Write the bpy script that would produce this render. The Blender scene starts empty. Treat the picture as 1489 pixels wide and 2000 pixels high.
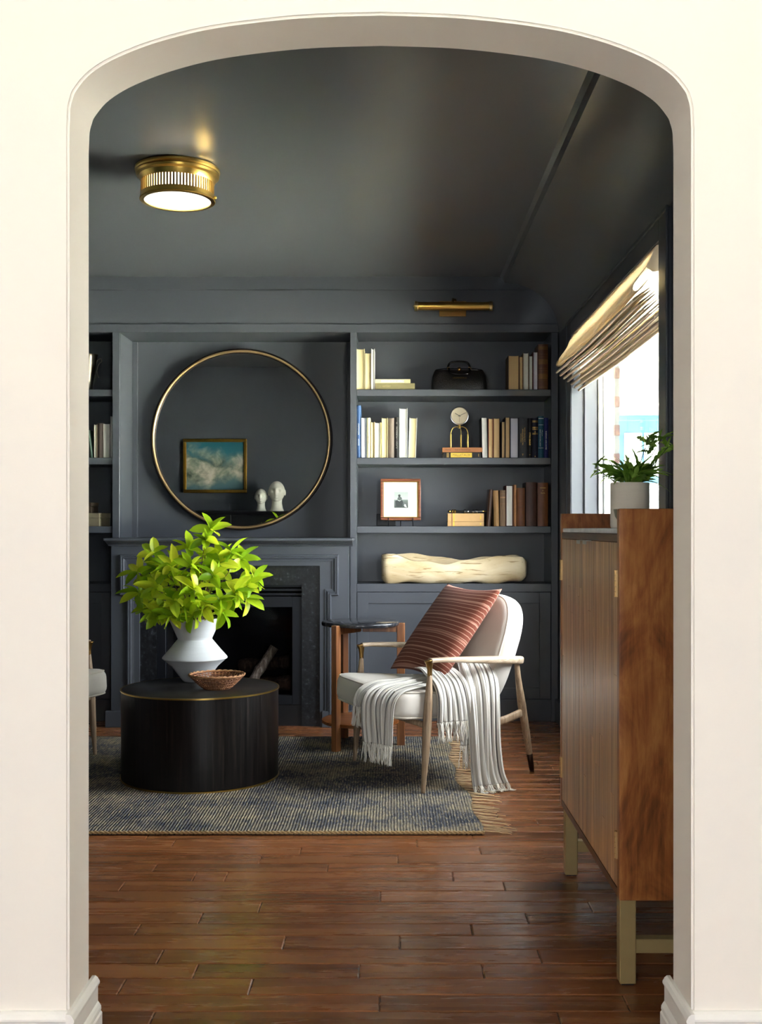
import bpy, bmesh, math, random
from mathutils import Vector, Matrix, Euler
PI = math.pi
SC = bpy.context.scene
C = SC.collection
random.seed(7)

# ------------------------------------------------------------------ camera
EYE = 1.12
cam = bpy.data.cameras.new('camera')
camo = bpy.data.objects.new('camera', cam); C.objects.link(camo)
camo.location = (0, 0, EYE); camo.rotation_euler = (PI/2, 0, 0)
cam.sensor_fit = 'VERTICAL'; cam.sensor_height = 36.0; cam.sensor_width = 36.0
cam.lens = 2137/2000*36.0
cam.shift_x = -21.5/2000; cam.shift_y = 32/2000
cam.clip_start = .05; cam.clip_end = 200
SC.camera = camo

# ------------------------------------------------------------------ world, sun, exposure
SC.view_settings.view_transform = 'Standard'; SC.view_settings.look = 'None'
SC.view_settings.gamma = 1; SC.view_settings.use_curve_mapping = False
SC.view_settings.exposure = 2.45
W = bpy.data.worlds.new('sky'); SC.world = W; W.use_nodes = True
bg = W.node_tree.nodes['Background']
bg.inputs[0].default_value = (.86, .93, 1.0, 1); bg.inputs[1].default_value = 5.0
sd = bpy.data.lights.new('sun', 'SUN'); so = bpy.data.objects.new('sun', sd); C.objects.link(so)
sd.energy = 150.0; sd.angle = .02; sd.color = (1, .97, .93)
so.rotation_euler = Vector((.5, -.22, -.84)).to_track_quat('-Z', 'Y').to_euler(); so.location = (-6, 6, 9)
def portal(loc, direction, sx, sy):          # guides sky light through the window openings
    l = bpy.data.lights.new('window_portal', 'AREA'); l.shape = 'RECTANGLE'; l.size = sx; l.size_y = sy
    l.cycles.is_portal = True
    o = bpy.data.objects.new('window_portal', l); C.objects.link(o); o.location = loc
    o.rotation_euler = Vector(direction).to_track_quat('-Z', 'Z').to_euler()
portal((1.30, 4.89, 1.47), (-1, 0, 0), 1.9, 1.4)
portal((-1.1, -2.3, 1.4), (0, 1, 0), .63, 1.25)
portal((1.1, -2.3, 1.4), (0, 1, 0), .63, 1.25)

# ------------------------------------------------------------------ mesh helpers
def thing(name, label, cat, loc=(0,0,0), rotz=0, group=None):
    o = bpy.data.objects.new(name, None); C.objects.link(o)
    o.empty_display_size = .05
    o.location = loc; o.rotation_euler = (0, 0, rotz)
    o['label'] = label; o['category'] = cat
    if group: o['group'] = group
    return o
def tag(o, label, cat, group=None):
    o['label'] = label; o['category'] = cat
    if group: o['group'] = group
    return o
def root_inv(p):
    while p.parent: p = p.parent
    return Matrix.LocRotScale(p.location, p.rotation_euler, p.scale).inverted()
def obj(name, bm, mat, parent=None, smooth=False, world=False, label=None, stuff=False, ang=None):
    if parent is not None and world: bm.transform(root_inv(parent))
    bmesh.ops.recalc_face_normals(bm, faces=bm.faces)
    me = bpy.data.meshes.new(name); bm.to_mesh(me); bm.free()
    for m in (mat if isinstance(mat, (list, tuple)) else [mat]): me.materials.append(m)
    if smooth: me.shade_smooth()
    if ang: 
        me.shade_smooth()
        try: me.set_sharp_from_angle(angle=math.radians(ang))
        except Exception: pass
    o = bpy.data.objects.new(name, me); C.objects.link(o)
    if parent is not None: o.parent = parent
    if label: o['label'] = label
    if stuff: o['kind'] = 'stuff'
    return o
def struct(name, bm, mat, parent=None, **k):
    o = obj(name, bm, mat, parent, **k)
    if parent is None: o['kind'] = 'structure'
    return o
def NB(): return bmesh.new()
def box(bm, x0, x1, y0, y1, z0, z1, bev=0, seg=1):
    b = bmesh.new()
    vs = [b.verts.new((x, y, z)) for x in (x0, x1) for y in (y0, y1) for z in (z0, z1)]
    for f in ((0,1,3,2), (4,6,7,5), (0,4,5,1), (2,3,7,6), (0,2,6,4), (1,5,7,3)): b.faces.new([vs[i] for i in f])
    if bev: bmesh.ops.bevel(b, geom=b.edges[:], offset=bev, segments=seg, affect='EDGES', profile=.5)
    merge(bm, b); return bm
def merge(bm, b, M=None):
    if M is not None: b.transform(M)
    me = bpy.data.meshes.new('tmp'); b.to_mesh(me); b.free(); bm.from_mesh(me); bpy.data.meshes.remove(me)
def B(x0, x1, y0, y1, z0, z1, bev=0, seg=1): return box(NB(), x0, x1, y0, y1, z0, z1, bev, seg)
def lathe(bm, prof, n=48, M=None, caps=True):
    b = bmesh.new(); rings = []
    for r, z in prof:
        if r < 1e-6: rings.append([b.verts.new((0, 0, z))])
        else: rings.append([b.verts.new((r*math.cos(2*PI*i/n), r*math.sin(2*PI*i/n), z)) for i in range(n)])
    for a, c in zip(rings, rings[1:]):
        for i in range(n):
            j = (i+1) % n
            if len(a) == 1 and len(c) == 1: continue
            if len(a) == 1: b.faces.new((a[0], c[j], c[i]))
            elif len(c) == 1: b.faces.new((a[i], a[j], c[0]))
            else: b.faces.new((a[i], a[j], c[j], c[i]))
    if caps:
        if len(rings[0]) > 1: b.faces.new(rings[0][::-1])
        if len(rings[-1]) > 1: b.faces.new(rings[-1])
    merge(bm, b, M); return bm
def tube(bm, pts, rad, n=10, closed=False, M=None):
    return sweep(bm, pts, [(2*r, 2*r) for r in (rad if isinstance(rad, (list, tuple)) else [rad]*len(pts))], None, n, 2.0, closed, M)
def sweep(bm, pts, sizes, up=None, n=16, power=2.0, closed=False, M=None):
    """superellipse section (width, height) swept along pts"""
    b = bmesh.new(); pts = [Vector(p) for p in pts]; N = len(pts); rings = []
    if up is None:
        d0 = (pts[1]-pts[0]).normalized()
        up = Vector((0,0,1)) if abs(d0.z) < .8 else Vector((0,1,0))
    nrm = Vector(up)
    for i, p in enumerate(pts):
        if closed: t = pts[(i+1) % N]-pts[i-1]
        else: t = pts[min(i+1, N-1)]-pts[max(i-1, 0)]
        t.normalize()
        side = t.cross(nrm).normalized(); nn = side.cross(t).normalized(); nrm = nn
        w, h = sizes[i]; ring = []
        for k in range(n):
            a = 2*PI*(k+.5)/n; c, s = math.cos(a), math.sin(a)
            ring.append(b.verts.new(p + side*(w/2*math.copysign(abs(c)**(2/power), c)) + nn*(h/2*math.copysign(abs(s)**(2/power), s))))
        rings.append(ring)
    for i in range(N if closed else N-1):
        r0, r1 = rings[i], rings[(i+1) % N]
        for k in range(n): b.faces.new((r0[k], r0[(k+1) % n], r1[(k+1) % n], r1[k]))
    if not closed: b.faces.new(rings[0][::-1]); b.faces.new(rings[-1])
    merge(bm, b, M); return bm
def catmull(P, m=6):
    P = [Vector(p) for p in P]; out = []
    for i in range(len(P)-1):
        p0, p1, p2, p3 = P[max(i-1, 0)], P[i], P[i+1], P[min(i+2, len(P)-1)]
        for k in range(m):
            t = k/m
            out.append(.5*((2*p1)+(p2-p0)*t+(2*p0-5*p1+4*p2-p3)*t*t+(3*p1-p0-3*p2+p3)*t**3))
    out.append(P[-1]); return out
def lerpl(vals, m):
    out = []
    for a, b in zip(vals, vals[1:]):
        for k in range(m):
            t = k/m
            out.append(tuple(x+(y-x)*t for x, y in zip(a, b)) if isinstance(a, tuple) else a+(b-a)*t)
    out.append(vals[-1]); return out
def prism(bm, poly, axis, a0, a1, M=None):
    """2D polygon extruded along axis; poly in the other two axes (x,y,z order)"""
    b = bmesh.new()
    def mk(p, a):
        if axis == 'x': return (a, p[0], p[1])
        if axis == 'y': return (p[0], a, p[1])
        return (p[0], p[1], a)
    v0 = [b.verts.new(mk(p, a0)) for p in poly]; v1 = [b.verts.new(mk(p, a1)) for p in poly]
    b.faces.new(v0); b.faces.new(v1[::-1])
    for i in range(len(poly)):
        j = (i+1) % len(poly); b.faces.new((v0[i], v1[i], v1[j], v0[j]))
    merge(bm, b, M); return bm
def grid(bm, nu, nv, f, closeu=False):
    b = bmesh.new(); uv = b.loops.layers.uv.new('UVMap')
    V = [[b.verts.new(f(i/nu, j/nv)) for j in range(nv+1)] for i in range(nu+1)]
    for i in range(nu):
        for j in range(nv):
            fc = b.faces.new((V[i][j], V[i+1][j], V[i+1][j+1], V[i][j+1]))
            for lp, (a, c) in zip(fc.loops, ((i, j), (i+1, j), (i+1, j+1), (i, j+1))): lp[uv].uv = (a/nu, c/nv)
    if len(bm.verts) == 0:
        me = bpy.data.meshes.new('tmp'); b.to_mesh(me); b.free(); bm.from_mesh(me); bpy.data.meshes.remove(me)
    else: merge(bm, b)
    return bm
def rounded_slab(bm, outline, z0, z1, r, steps=4, bulge=0, M=None):
    """cushion: outline (CCW 2D) with rounded top and bottom edges"""
    cx = sum(p[0] for p in outline)/len(outline); cy = sum(p[1] for p in outline)/len(outline)
    b = bmesh.new(); rings = []
    def ring(ins, z):
        out = []
        for x, y in outline:
            d = math.hypot(x-cx, y-cy); k = max(0, (d-ins)/d)
            out.append(b.verts.new((cx+(x-cx)*k, cy+(y-cy)*k, z)))
        return out
    for k in range(steps+1):
        a = PI/2*k/steps; rings.append(ring(r*(1-math.sin(a)), z0+r*(1-math.cos(a))))
    for k in range(steps+1):
        a = PI/2*k/steps; rings.append(ring(r*(1-math.cos(a)), z1-r*(1-math.sin(a))))
    n = len(outline)
    rad = max(math.hypot(x-cx, y-cy) for x, y in outline)
    inner = rings[-1]
    for q in (.75, .5, .25):
        rr = []
        for v in rings[2*steps+1]:
            p = v.co; rr.append(b.verts.new((cx+(p.x-cx)*q, cy+(p.y-cy)*q, z1+bulge*(1-q*q))))
        rings.append(rr)
    for a, c in zip(rings, rings[1:]):
        for i in range(n): b.faces.new((a[i], a[(i+1) % n], c[(i+1) % n], c[i]))
    cv = b.verts.new((cx, cy, z1+bulge))
    for i in range(n): b.faces.new((rings[-1][i], rings[-1][(i+1) % n], cv))
    b.faces.new(rings[0][::-1])
    merge(bm, b, M); return bm
def dup(root, loc, rotz, label, group=None):
    r = root.copy(); C.objects.link(r); r.location = loc; r.rotation_euler = (0, 0, rotz); r['label'] = label
    if group: r['group'] = group
    for ch in list(root.children):
        c = ch.copy(); C.objects.link(c); c.parent = r
        for g in ch.children:
            d = g.copy(); C.objects.link(d); d.parent = c
    return r
def text_bm(s, size, M, extrude=.0004, ax='CENTER', squeeze=1.0):
    cu = bpy.data.curves.new('t', 'FONT'); cu.body = s; cu.size = size; cu.extrude = extrude
    cu.align_x = ax; cu.align_y = 'CENTER'; cu.resolution_u = 2
    o = bpy.data.objects.new('t', cu); C.objects.link(o)
    bpy.context.view_layer.update()
    me = bpy.data.meshes.new_from_object(o)
    bm = NB(); bm.from_mesh(me); bm.transform(M @ Matrix.Diagonal((squeeze, 1, 1, 1)))
    bpy.data.meshes.remove(me); bpy.data.objects.remove(o); bpy.data.curves.remove(cu)
    return bm
FRONT = Matrix(((1,0,0,0), (0,0,-1,0), (0,1,0,0), (0,0,0,1)))     # text facing -Y, reading left to right
def T(x, y, z): return Matrix.Translation((x, y, z))
def RX(a): return Matrix.Rotation(a, 4, 'X')
def RY(a): return Matrix.Rotation(a, 4, 'Y')
def RZ(a): return Matrix.Rotation(a, 4, 'Z')

# ------------------------------------------------------------------ materials
def lin(h):
    if isinstance(h, str):
        h = h.lstrip('#'); c = [int(h[i:i+2], 16)/255 for i in (0, 2, 4)]
    else: c = h
    return tuple(x/12.92 if x <= .04045 else ((x+.055)/1.055)**2.4 for x in c)+(1,)
class NT:
    def __init__(s, name, rough=.5, metal=0, col=None, spec=None):
        s.m = bpy.data.materials.new(name); s.m.use_nodes = True; s.t = s.m.node_tree
        s.b = s.t.nodes['Principled BSDF']; s.b.inputs['Roughness'].default_value = rough
        s.b.inputs['Metallic'].default_value = metal
        if spec is not None: s.b.inputs['Specular IOR Level'].default_value = spec
        if col is not None: s.b.inputs['Base Color'].default_value = lin(col)
    def n(s, typ, ins=None, **kw):
        nd = s.t.nodes.new('ShaderNode'+typ)
        for k, v in kw.items(): setattr(nd, k, v)
        for k, v in (ins or {}).items():
            if hasattr(v, 'is_linked') or isinstance(v, bpy.types.NodeSocket): s.t.links.new(v, nd.inputs[k])
            else: nd.inputs[k].default_value = v
        return nd
    def l(s, a, b): s.t.links.new(a, b)
    def coords(s, kind='Object', scale=(1,1,1), rand=False, loc=(0,0,0), rot=(0,0,0)):
        tc = s.n('TexCoord'); v = tc.outputs[kind]
        mp = s.n('Mapping', {'Vector': v, 'Scale': scale, 'Location': loc, 'Rotation': rot})
        if rand:
            oi = s.n('ObjectInfo'); mu = s.n('Math', {0: oi.outputs['Random'], 1: 37.0}, operation='MULTIPLY')
            cx = s.n('CombineXYZ', {0: mu.outputs[0], 1: mu.outputs[0], 2: mu.outputs[0]})
            ad = s.n('VectorMath', {0: mp.outputs[0], 1: cx.outputs[0]}, operation='ADD'); return ad.outputs[0]
        return mp.outputs[0]
    def noise(s, vec, scale, detail=4, rough=.55, dist=0):
        return s.n('TexNoise', {'Vector': vec, 'Scale': scale, 'Detail': detail, 'Roughness': rough, 'Distortion': dist}).outputs['Fac']
    def ramp(s, fac, stops):
        r = s.n('ValToRGB', {0: fac}); e = r.color_ramp.elements
        while len(e) < len(stops): e.new(.5)
        for el, (p, c) in zip(e, stops): el.position = p; el.color = lin(c) if isinstance(c, str) else (c, c, c, 1)
        return r.outputs[0]
    def mix(s, fac, a, b, typ='MIX'):
        nd = s.n('Mix', data_type='RGBA', blend_type=typ)
        for i, v in ((0, fac), (6, a), (7, b)):
            if isinstance(v, bpy.types.NodeSocket): s.l(v, nd.inputs[i])
            elif isinstance(v, str): nd.inputs[i].default_value = lin(v)
            else: nd.inputs[i].default_value = v
        return nd.outputs[2]
    def math(s, op, a, b=0):
        nd = s.n('Math', operation=op)
        for i, v in ((0, a), (1, b)):
            if isinstance(v, bpy.types.NodeSocket): s.l(v, nd.inputs[i])
            else: nd.inputs[i].default_value = v
        return nd.outputs[0]
    def col(s, c): s.l(c, s.b.inputs['Base Color']); return s
    def bump(s, h, strength=.3, dist=.002):
        b = s.n('Bump', {'Height': h, 'Strength': strength, 'Distance': dist}); s.l(b.outputs[0], s.b.inputs['Normal']); return s
    def rough(s, r): s.l(r, s.b.inputs['Roughness']); return s
def plain(name, col, rough=.5, metal=0, spec=None, var=0, vs=30, bump=0, bs=200, bd=.001):
    m = NT(name, rough, metal, col, spec)
    if var:
        v = m.coords(); f = m.noise(v, vs)
        c = lin(col); d = tuple(x*(1-var) for x in c[:3])+(1,)
        m.col(m.mix(f, c, d))
    if bump: m.bump(m.noise(m.coords(), bs), bump, bd)
    return m.m
def wood(name, dark, mid, light, axis='x', scale=1.0, rough=.35, rand=True, stretch=14, swirl=.6, bump=.12, rvar=.35, spec=None):
    m = NT(name, rough, 0, mid, spec)
    s = {'x': (1, stretch, stretch), 'y': (stretch, 1, stretch), 'z': (stretch, stretch, 1)}[axis]
    v = m.coords('Object', tuple(k*scale for k in s), rand)
    n1 = m.noise(v, 1.6, 6, .62, swirl)
    v2 = m.coords('Object', tuple(k*scale*(6 if k > 1 else 1.5) for k in s), rand)
    n2 = m.noise(v2, 2.2, 3, .6, .2)
    f = m.math('ADD', m.math('MULTIPLY', n1, .75), m.math('MULTIPLY', n2, .25))
    c = m.ramp(f, [(.33, dark), (.5, mid), (.68, light)])
    if rand and rvar:
        oi = m.n('ObjectInfo'); k = m.math('ADD', m.math('MULTIPLY', oi.outputs['Random'], rvar), 1-rvar*.55)
        kk = m.n('CombineXYZ', {0: k, 1: k, 2: k}).outputs[0]
        c = m.mix(1.0, c, kk, 'MULTIPLY')
    m.col(c); m.bump(n2, bump, .001)
    return m.m
def fabric(name, col, col2, scale=900, rough=.95, bump=.35):
    m = NT(name, rough, 0, col, .15)
    v = m.coords(); a = m.noise(v, scale*.5, 2); b = m.noise(v, 12, 3)
    m.col(m.mix(m.math('MULTIPLY', m.math('ADD', a, b), .5), col, col2)); m.bump(a, bump, .0006)
    m.b.inputs['Sheen Weight'].default_value = .15
    return m.m
def thin_glass(name, tint=(1,1,1,1), ior=1.45, rough=0.0, base=.03):
    m = NT(name); t = m.t
    lw = m.n('LayerWeight', {'Blend': .5}); f5 = m.math('POWER', lw.outputs['Facing'], 5.0)
    fr = m.n('Math', {0: m.math('MULTIPLY', f5, .9), 1: base}, operation='ADD'); tr = m.n('BsdfTransparent', {'Color': tint}); gl = m.n('BsdfGlossy', {'Roughness': rough})
    mx = m.n('MixShader', {0: fr.outputs[0], 1: tr.outputs[0], 2: gl.outputs[0]})
    m.l(mx.outputs[0], t.nodes['Material Output'].inputs[0]); return m.m

def wall_paint(name, col, rough, bump=.05, spec=.5, c2=None):
    m = NT(name, rough, 0, col, spec); v = m.coords('Object')
    f = m.noise(v, 2.2, 3)
    m.col(m.mix(f, col, c2 or col))
    m.bump(m.noise(v, 160, 3), bump, .0006); return m.m
M_white = wall_paint('cream_wall_paint', '#f4ece3', .75, .12, .3, '#f2eae0')
M_trim = wall_paint('white_trim_paint', '#f3efe9', .45, .02, .4)
M_dark = wall_paint('charcoal_paint', '#44474c', .36, .04, .5, '#414449')
M_ceil = wall_paint('charcoal_ceiling_paint', '#57595b', .30, .03, .6, '#545658')
M_brass = plain('brass', '#d2ad5c', .28, 1, var=.15, vs=25)
M_brass_old = plain('aged_brass', '#a9834a', .33, 1, var=.35, vs=40)
M_gilt = plain('gilt', '#b98d3a', .38, 1, var=.3, vs=30)
M_goldprint = plain('gold_print', '#c9a45a', .4, .8)
M_whiteprint = plain('white_print', '#e6e4de', .6)
M_black = plain('black_paint', '#0c0c0e', .4)
M_iron = plain('black_iron', '#131416', .45, .6)
M_frame_black = plain('matt_black_metal', '#191b20', .35, .3)
# ================================================================== SETTING
# ---- floor: planks run left-right
def plank_mat():
    m = NT('oak_plank', .24, 0, '#5b3420', .5)
    v = m.coords('Object', (1.0, 11, 11), True)
    n1 = m.noise(v, 1.5, 5, .6, .5)
    v2 = m.coords('Object', (3, 120, 30), True); n2 = m.noise(v2, 2.0, 3, .6, .1)
    f = m.math('ADD', m.math('MULTIPLY', n1, .72), m.math('MULTIPLY', n2, .28))
    c = m.ramp(f, [(.28, '#5c351d'), (.46, '#744526'), (.62, '#84522e'), (.78, '#905c36')])
    oi = m.n('ObjectInfo')
    k = m.math('ADD', m.math('MULTIPLY', oi.outputs['Random'], .5), .88)
    kk = m.n('CombineXYZ', {0: k, 1: k, 2: k}).outputs[0]
    m.col(m.mix(1.0, c, kk, 'MULTIPLY'))
    m.rough(m.math('ADD', m.math('MULTIPLY', n1, .16), .19))
    m.bump(m.math('ADD', n2, m.noise(m.coords('Object', (2, 9, 9), True), 1.5, 2)), .045, .0015)
    m.b.inputs['Coat Weight'].default_value = .12; m.b.inputs['Coat Roughness'].default_value = .2
    return m.m
M_plank = plank_mat()
M_sub = wood('subfloor_wood', '#2c180e', '#4c2d1b', '#633d24', 'x', 1, .3, False)
floor = struct('floor', B(-2.95, 3.0, -2.4, 6.9, -.12, -.006), M_sub)
rowY = [2.445, 2.538, 2.628, 2.724, 2.816, 2.912, 3.012, 3.1, 3.193, 3.285, 3.382, 3.474, 3.570, 3.657, 3.759, 3.848]
y = rowY[0]
pre = []
while y > 1.85: y -= .0945; pre.insert(0, y)
rowY = pre+rowY
while rowY[-1] < 6.36: rowY.append(rowY[-1]+.0945)
JP = {2.445: [295, 1095], 2.538: [741, 1224], 2.628: [238, 490], 2.724: [382, 702, 944], 2.816: [313, 1055], 2.912: [555, 781],
      3.012: [269, 922], 3.1: [392, 1030], 3.193: [508], 3.285: [743], 3.382: [985], 3.474: [380, 442, 885], 3.57: [303, 640],
      3.657: [509, 777], 3.759: [587, 938]}
rp = random.Random(3)
for y0, y1 in zip(rowY, rowY[1:]):
    ym = (y0+y1)/2
    xs = [(p-766)*ym/2137 for p in JP.get(y0, [])]
    if not xs: xs = [rp.uniform(-1.2, .2)]
    while xs[0] > -2.7: xs.insert(0, xs[0]-rp.uniform(.75, 1.5))
    lim = .96 if y1 > 2.3 else 1.3
    while xs[-1] < lim: xs.append(xs[-1]+rp.uniform(.75, 1.4))
    xs = [max(-2.88, x) for x in xs]; xs[-1] = min(xs[-1], lim)
    lo = -2.88 if y1 > 2.3 else -1.5
    for a, b in zip(xs, xs[1:]):
        a = max(a, lo); b = min(b, lim)
        if b-a < .06: continue
        if y1 < 2.3 and (b < -1.5): continue
        L = (b-a)/2-.0007; Wd = (y1-y0)/2-.0006
        bm = NB(); t = .003
        v0 = [bm.verts.new((sx*L, sy*Wd, -.012)) for sx, sy in ((-1,-1),(1,-1),(1,1),(-1,1))]
        v1 = [bm.verts.new((sx*L, sy*Wd, -t*.7)) for sx, sy in ((-1,-1),(1,-1),(1,1),(-1,1))]
        v2 = [bm.verts.new((sx*(L-t), sy*(Wd-t), 0)) for sx, sy in ((-1,-1),(1,-1),(1,1),(-1,1))]
        bm.faces.new(v2)
        for p, q in ((v0, v1), (v1, v2)):
            for i in range(4): bm.faces.new((p[i], p[(i+1) % 4], q[(i+1) % 4], q[i]))
        o = obj('plank', bm, M_plank, floor)
        o.location = ((a+b)/2, ym, rp.uniform(-.0003, .0003))

# ---- arch wall
AX = -.023
half = [(.6135, 0), (.6135, 1.908), (.6125, 1.93), (.6113, 1.951), (.607, 1.968), (.5995, 1.985), (.5704, 2.018), (.5166, 2.05), (.4305, 2.082), (.3229, 2.107), (.1614, 2.126), (0, 2.132)]
hc = catmull([(x, z, 0) for x, z in half[1:]], 5)
rightc = [(.6135, 0)]+[(p.x, p.y) for p in hc]
path = [(AX-x, z) for x, z in rightc]+[(AX+x, z) for x, z in rightc[-2::-1]]
YF, YB = 2.154, 2.30
poly = [(-2.95, 0), (-2.95, 2.75), (3.0, 2.75), (3.0, 0)]+path[::-1]
bm = prism(NB(), poly, 'y', YF, YB)
bm.edges.ensure_lookup_table()
ap = set((round(x, 4), round(z, 4)) for x, z in path)
es = [e for e in bm.edges if abs(e.verts[0].co.y-e.verts[1].co.y) < 1e-6 and all((round(v.co.x, 4), round(v.co.z, 4)) in ap for v in e.verts) and max(v.co.z for v in e.verts) > .05]
bmesh.ops.bevel(bm, geom=es, offset=.005, segments=3, affect='EDGES')
bmesh.ops.recalc_face_normals(bm, faces=bm.faces)
for f in bm.faces:
    if f.normal.y > .9 and f.calc_center_median().y > YB-.001: f.material_index = 1
wall_arch = struct('wall_front', bm, [M_white, M_dark], ang=35)

# ---- baseboards of the arch
bprof = [(0, .172), (.007, .172), (.012, .168), (.0165, .160), (.0165, .156), (.0135, .152), (.0125, .148), (.0125, .118), (.0155, .114), (.019, .108), (.0195, .102), (.0185, .098), (.0215, .094), (.0215, 0), (0, 0)]
for s, nm in ((-1, 'baseboard_left'), (1, 'baseboard_right')):
    xj = AX+s*.6135
    bm = NB()
    prism(bm, [(xj-s*d, z) for d, z in bprof], 'y', YF-.0215, YB+.0215)
    xo = -2.6 if s < 0 else 2.9
    prism(bm, [(YF-d, z) for d, z in bprof], 'x', min(xj-s*.0, xo), max(xj-s*.0, xo))
    struct(nm, bm, M_trim)

# ---- dark room shell
struct('wall_back', B(-2.95, 1.3, 6.69, 6.85, 0, 2.75), M_dark)
struct('wall_left', B(-2.95, -2.75, 2.3, 6.85, 0, 2.75), M_dark)
WY0, WY1, WZ0, WZ1 = 3.92, 5.86, .72, 2.15
bm = NB()
box(bm, .97, 1.165, 2.3, WY0, 0, 2.75); box(bm, .97, 1.165, WY1, 6.85, 0, 2.75)
box(bm, .97, 1.165, WY0, WY1, 0, WZ0); box(bm, .97, 1.165, WY0, WY1, WZ1, 2.75)
wall_right = struct('wall_right', bm, M_dark)
cov = [(.628, 2.586), (.645, 2.572), (.656, 2.548), (.668, 2.548)]
for k in range(1, 15):
    a = PI/2*k/14
    cov.append((.668+.302*math.sin(a), 2.25+.298*math.cos(a)))
poly = [(-2.95, 2.586)]+cov+[(.985, 2.25), (1.17, 2.75), (-2.95, 2.75)]
struct('ceiling', prism(NB(), poly, 'y', 2.3, 6.69), M_ceil, ang=25)
# crown, frieze and header boards across the built-ins
struct('trim_1', B(-2.75, .97, 6.372, 6.69, 2.508, 2.586), M_dark)
struct('trim_2', B(-2.75, .97, 6.365, 6.69, 2.308, 2.509, .003, 2), M_dark)
struct('trim_3', B(-2.75, .97, 6.354, 6.69, 2.258, 2.3085, .003, 2), M_dark)
struct('baseboard_side', B(.945, .972, 3.6, 6.36, 0, .13, .004, 2), M_dark)

# ---- front room shell
M_fceil = plain('front_room_ceiling_paint', '#f4efe6', .8)
struct('wall_side', B(-2.75, -2.6, -2.3, YF, 0, 2.75), M_white)
struct('wall_far_side', B(2.9, 3.05, -2.3, YF, 0, 2.75), M_white)
bm = NB(); box(bm, -2.75, -1.415, -2.45, -2.3, 0, 2.75); box(bm, 1.415, 3.05, -2.45, -2.3, 0, 2.75); box(bm, -.785, .785, -2.45, -2.3, 0, 2.75)
for wx in (-1.415, .785): box(bm, wx, wx+.63, -2.45, -2.3, 0, .775); box(bm, wx, wx+.63, -2.45, -2.3, 2.025, 2.75)
struct('wall_behind', bm, M_white)
struct('ceiling_front', B(-2.75, 3.05, -2.45, YF, 2.75, 2.85), M_fceil)

# ---- window 1 in the right wall
M_sash = plain('white_sash_paint', '#dfe3e0', .4)
bm = NB()
for a, b, c, d in ((WY0-.13, WY0, WZ0-.1, 2.236), (WY1, WY1+.115, WZ0-.1, 2.236), (WY0, WY1, WZ1, 2.236)):
    box(bm, .955, .971, a, b, c, d, .002)
box(bm, .947, .958, WY0-.137, WY1+.122, 2.224, 2.24, .003, 2)
box(bm, .947, .958, WY1+.105, WY1+.122, WZ0-.1, 2.226, .003, 2)
box(bm, .947, .958, WY0-.137, WY0-.12, WZ0-.1, 2.226, .003, 2)
win = struct('window_1', bm, M_dark)
bm = NB()
box(bm, .96, 1.022, WY1-.004, WY1+.002, WZ0, WZ1, .0015); box(bm, 1.028, 1.098, WY1-.016, WY1+.002, WZ0, WZ1, .003)
box(bm, .96, 1.022, WY0-.002, WY0+.004, WZ0, WZ1, .0015); box(bm, 1.028, 1.098, WY0-.002, WY0+.016, WZ0, WZ1, .003)
box(bm, .975, 1.098, WY0, WY1, WZ1-.01, WZ1+.004)
struct('jamb_lining', bm, M_dark, win)
struct('window_sill', B(.93, 1.165, WY0-.02, WY1+.02, WZ0-.03, WZ0+.012, .004, 2), M_dark, win)
bm = NB()
box(bm, 1.102, 1.125, WY1-.030, WY1, WZ0, WZ1, .003); box(bm, 1.128, 1.165, WY1-.045, WY1, WZ0, WZ1, .004)
box(bm, 1.102, 1.165, WY0, WY0+.04, WZ0, WZ1, .004); box(bm, 1.102, 1.165, WY0, WY1, WZ0, WZ0+.05, .004)
box(bm, 1.102, 1.165, WY0, WY1, WZ1-.05, WZ1, .004)
struct('sash_frame', bm, M_sash, win)
M_glass = thin_glass('window_glass')
struct('pane', B(1.142, 1.146, WY0+.03, WY1-.04, WZ0+.04, WZ1-.04), M_glass, win)
# brick facing outside, seen end-on through the glass
M_mortar = plain('pale_mortar', '#565650', .9, var=.2)
def brick_mat():
    m = NT('brick', .9, 0, '#9a6b50'); v = m.coords('Object', (1,1,1), True)
    m.col(m.ramp(m.noise(v, 40, 4), [(.3, '#301b14'), (.5, '#452c1e'), (.7, '#5b4332')])); m.bump(m.noise(v, 150), .5, .002)
    return m.m
M_brick = brick_mat()
struct('mortar', B(1.165, 1.222, WY1+.025, 6.85, .3, 2.6), M_mortar, wall_right)
bb = None
nb = 0
for i in range(28):
    z = .42+i*.0767
    for j in range(2):
        if bb is None:
            o0 = obj('brick', B(-.029, .029, -.098, .098, -.029, .029, .003), M_brick, wall_right); bb = o0.data
        else:
            o0 = bpy.data.objects.new('brick', bb); C.objects.link(o0); o0.parent = wall_right
        o0.location = (1.197, WY1+.118+j*.21+(i % 2)*.012, z)

# ---- outside
def lawn_mat():
    m = NT('lawn', .9); v = m.coords('Object'); m.col(m.ramp(m.noise(v, 3, 6), [(.3, '#828a7e'), (.6, '#a3a69e'), (.8, '#b4b5b0')])); return m.m
struct('ground', B(1.17, 30, -20, 40, -.6, -.5), lawn_mat())
M_ext = plain('outside_white_siding', '#e9e6da', .7, var=.1, vs=4)
M_soffit = plain('porch_ceiling_paint', '#56635a', .6)
M_blue = plain('blue_door_paint', '#2c5b7a', .45)
struct('wall_porch', B(1.5, 4.2, 8.3, 8.5, -.5, 3.2), M_ext)
struct('trim_4', B(1.23, 2.7, 5.3, 8.3, 2.22, 2.3), M_soffit)
struct('trim_5', B(1.5, 4.2, 7.72, 7.9, 2.0, 2.22, .006), M_ext)
dr = struct('door_1', B(1.70, 2.08, 8.245, 8.3, -.45, 1.93), M_blue)
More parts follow.
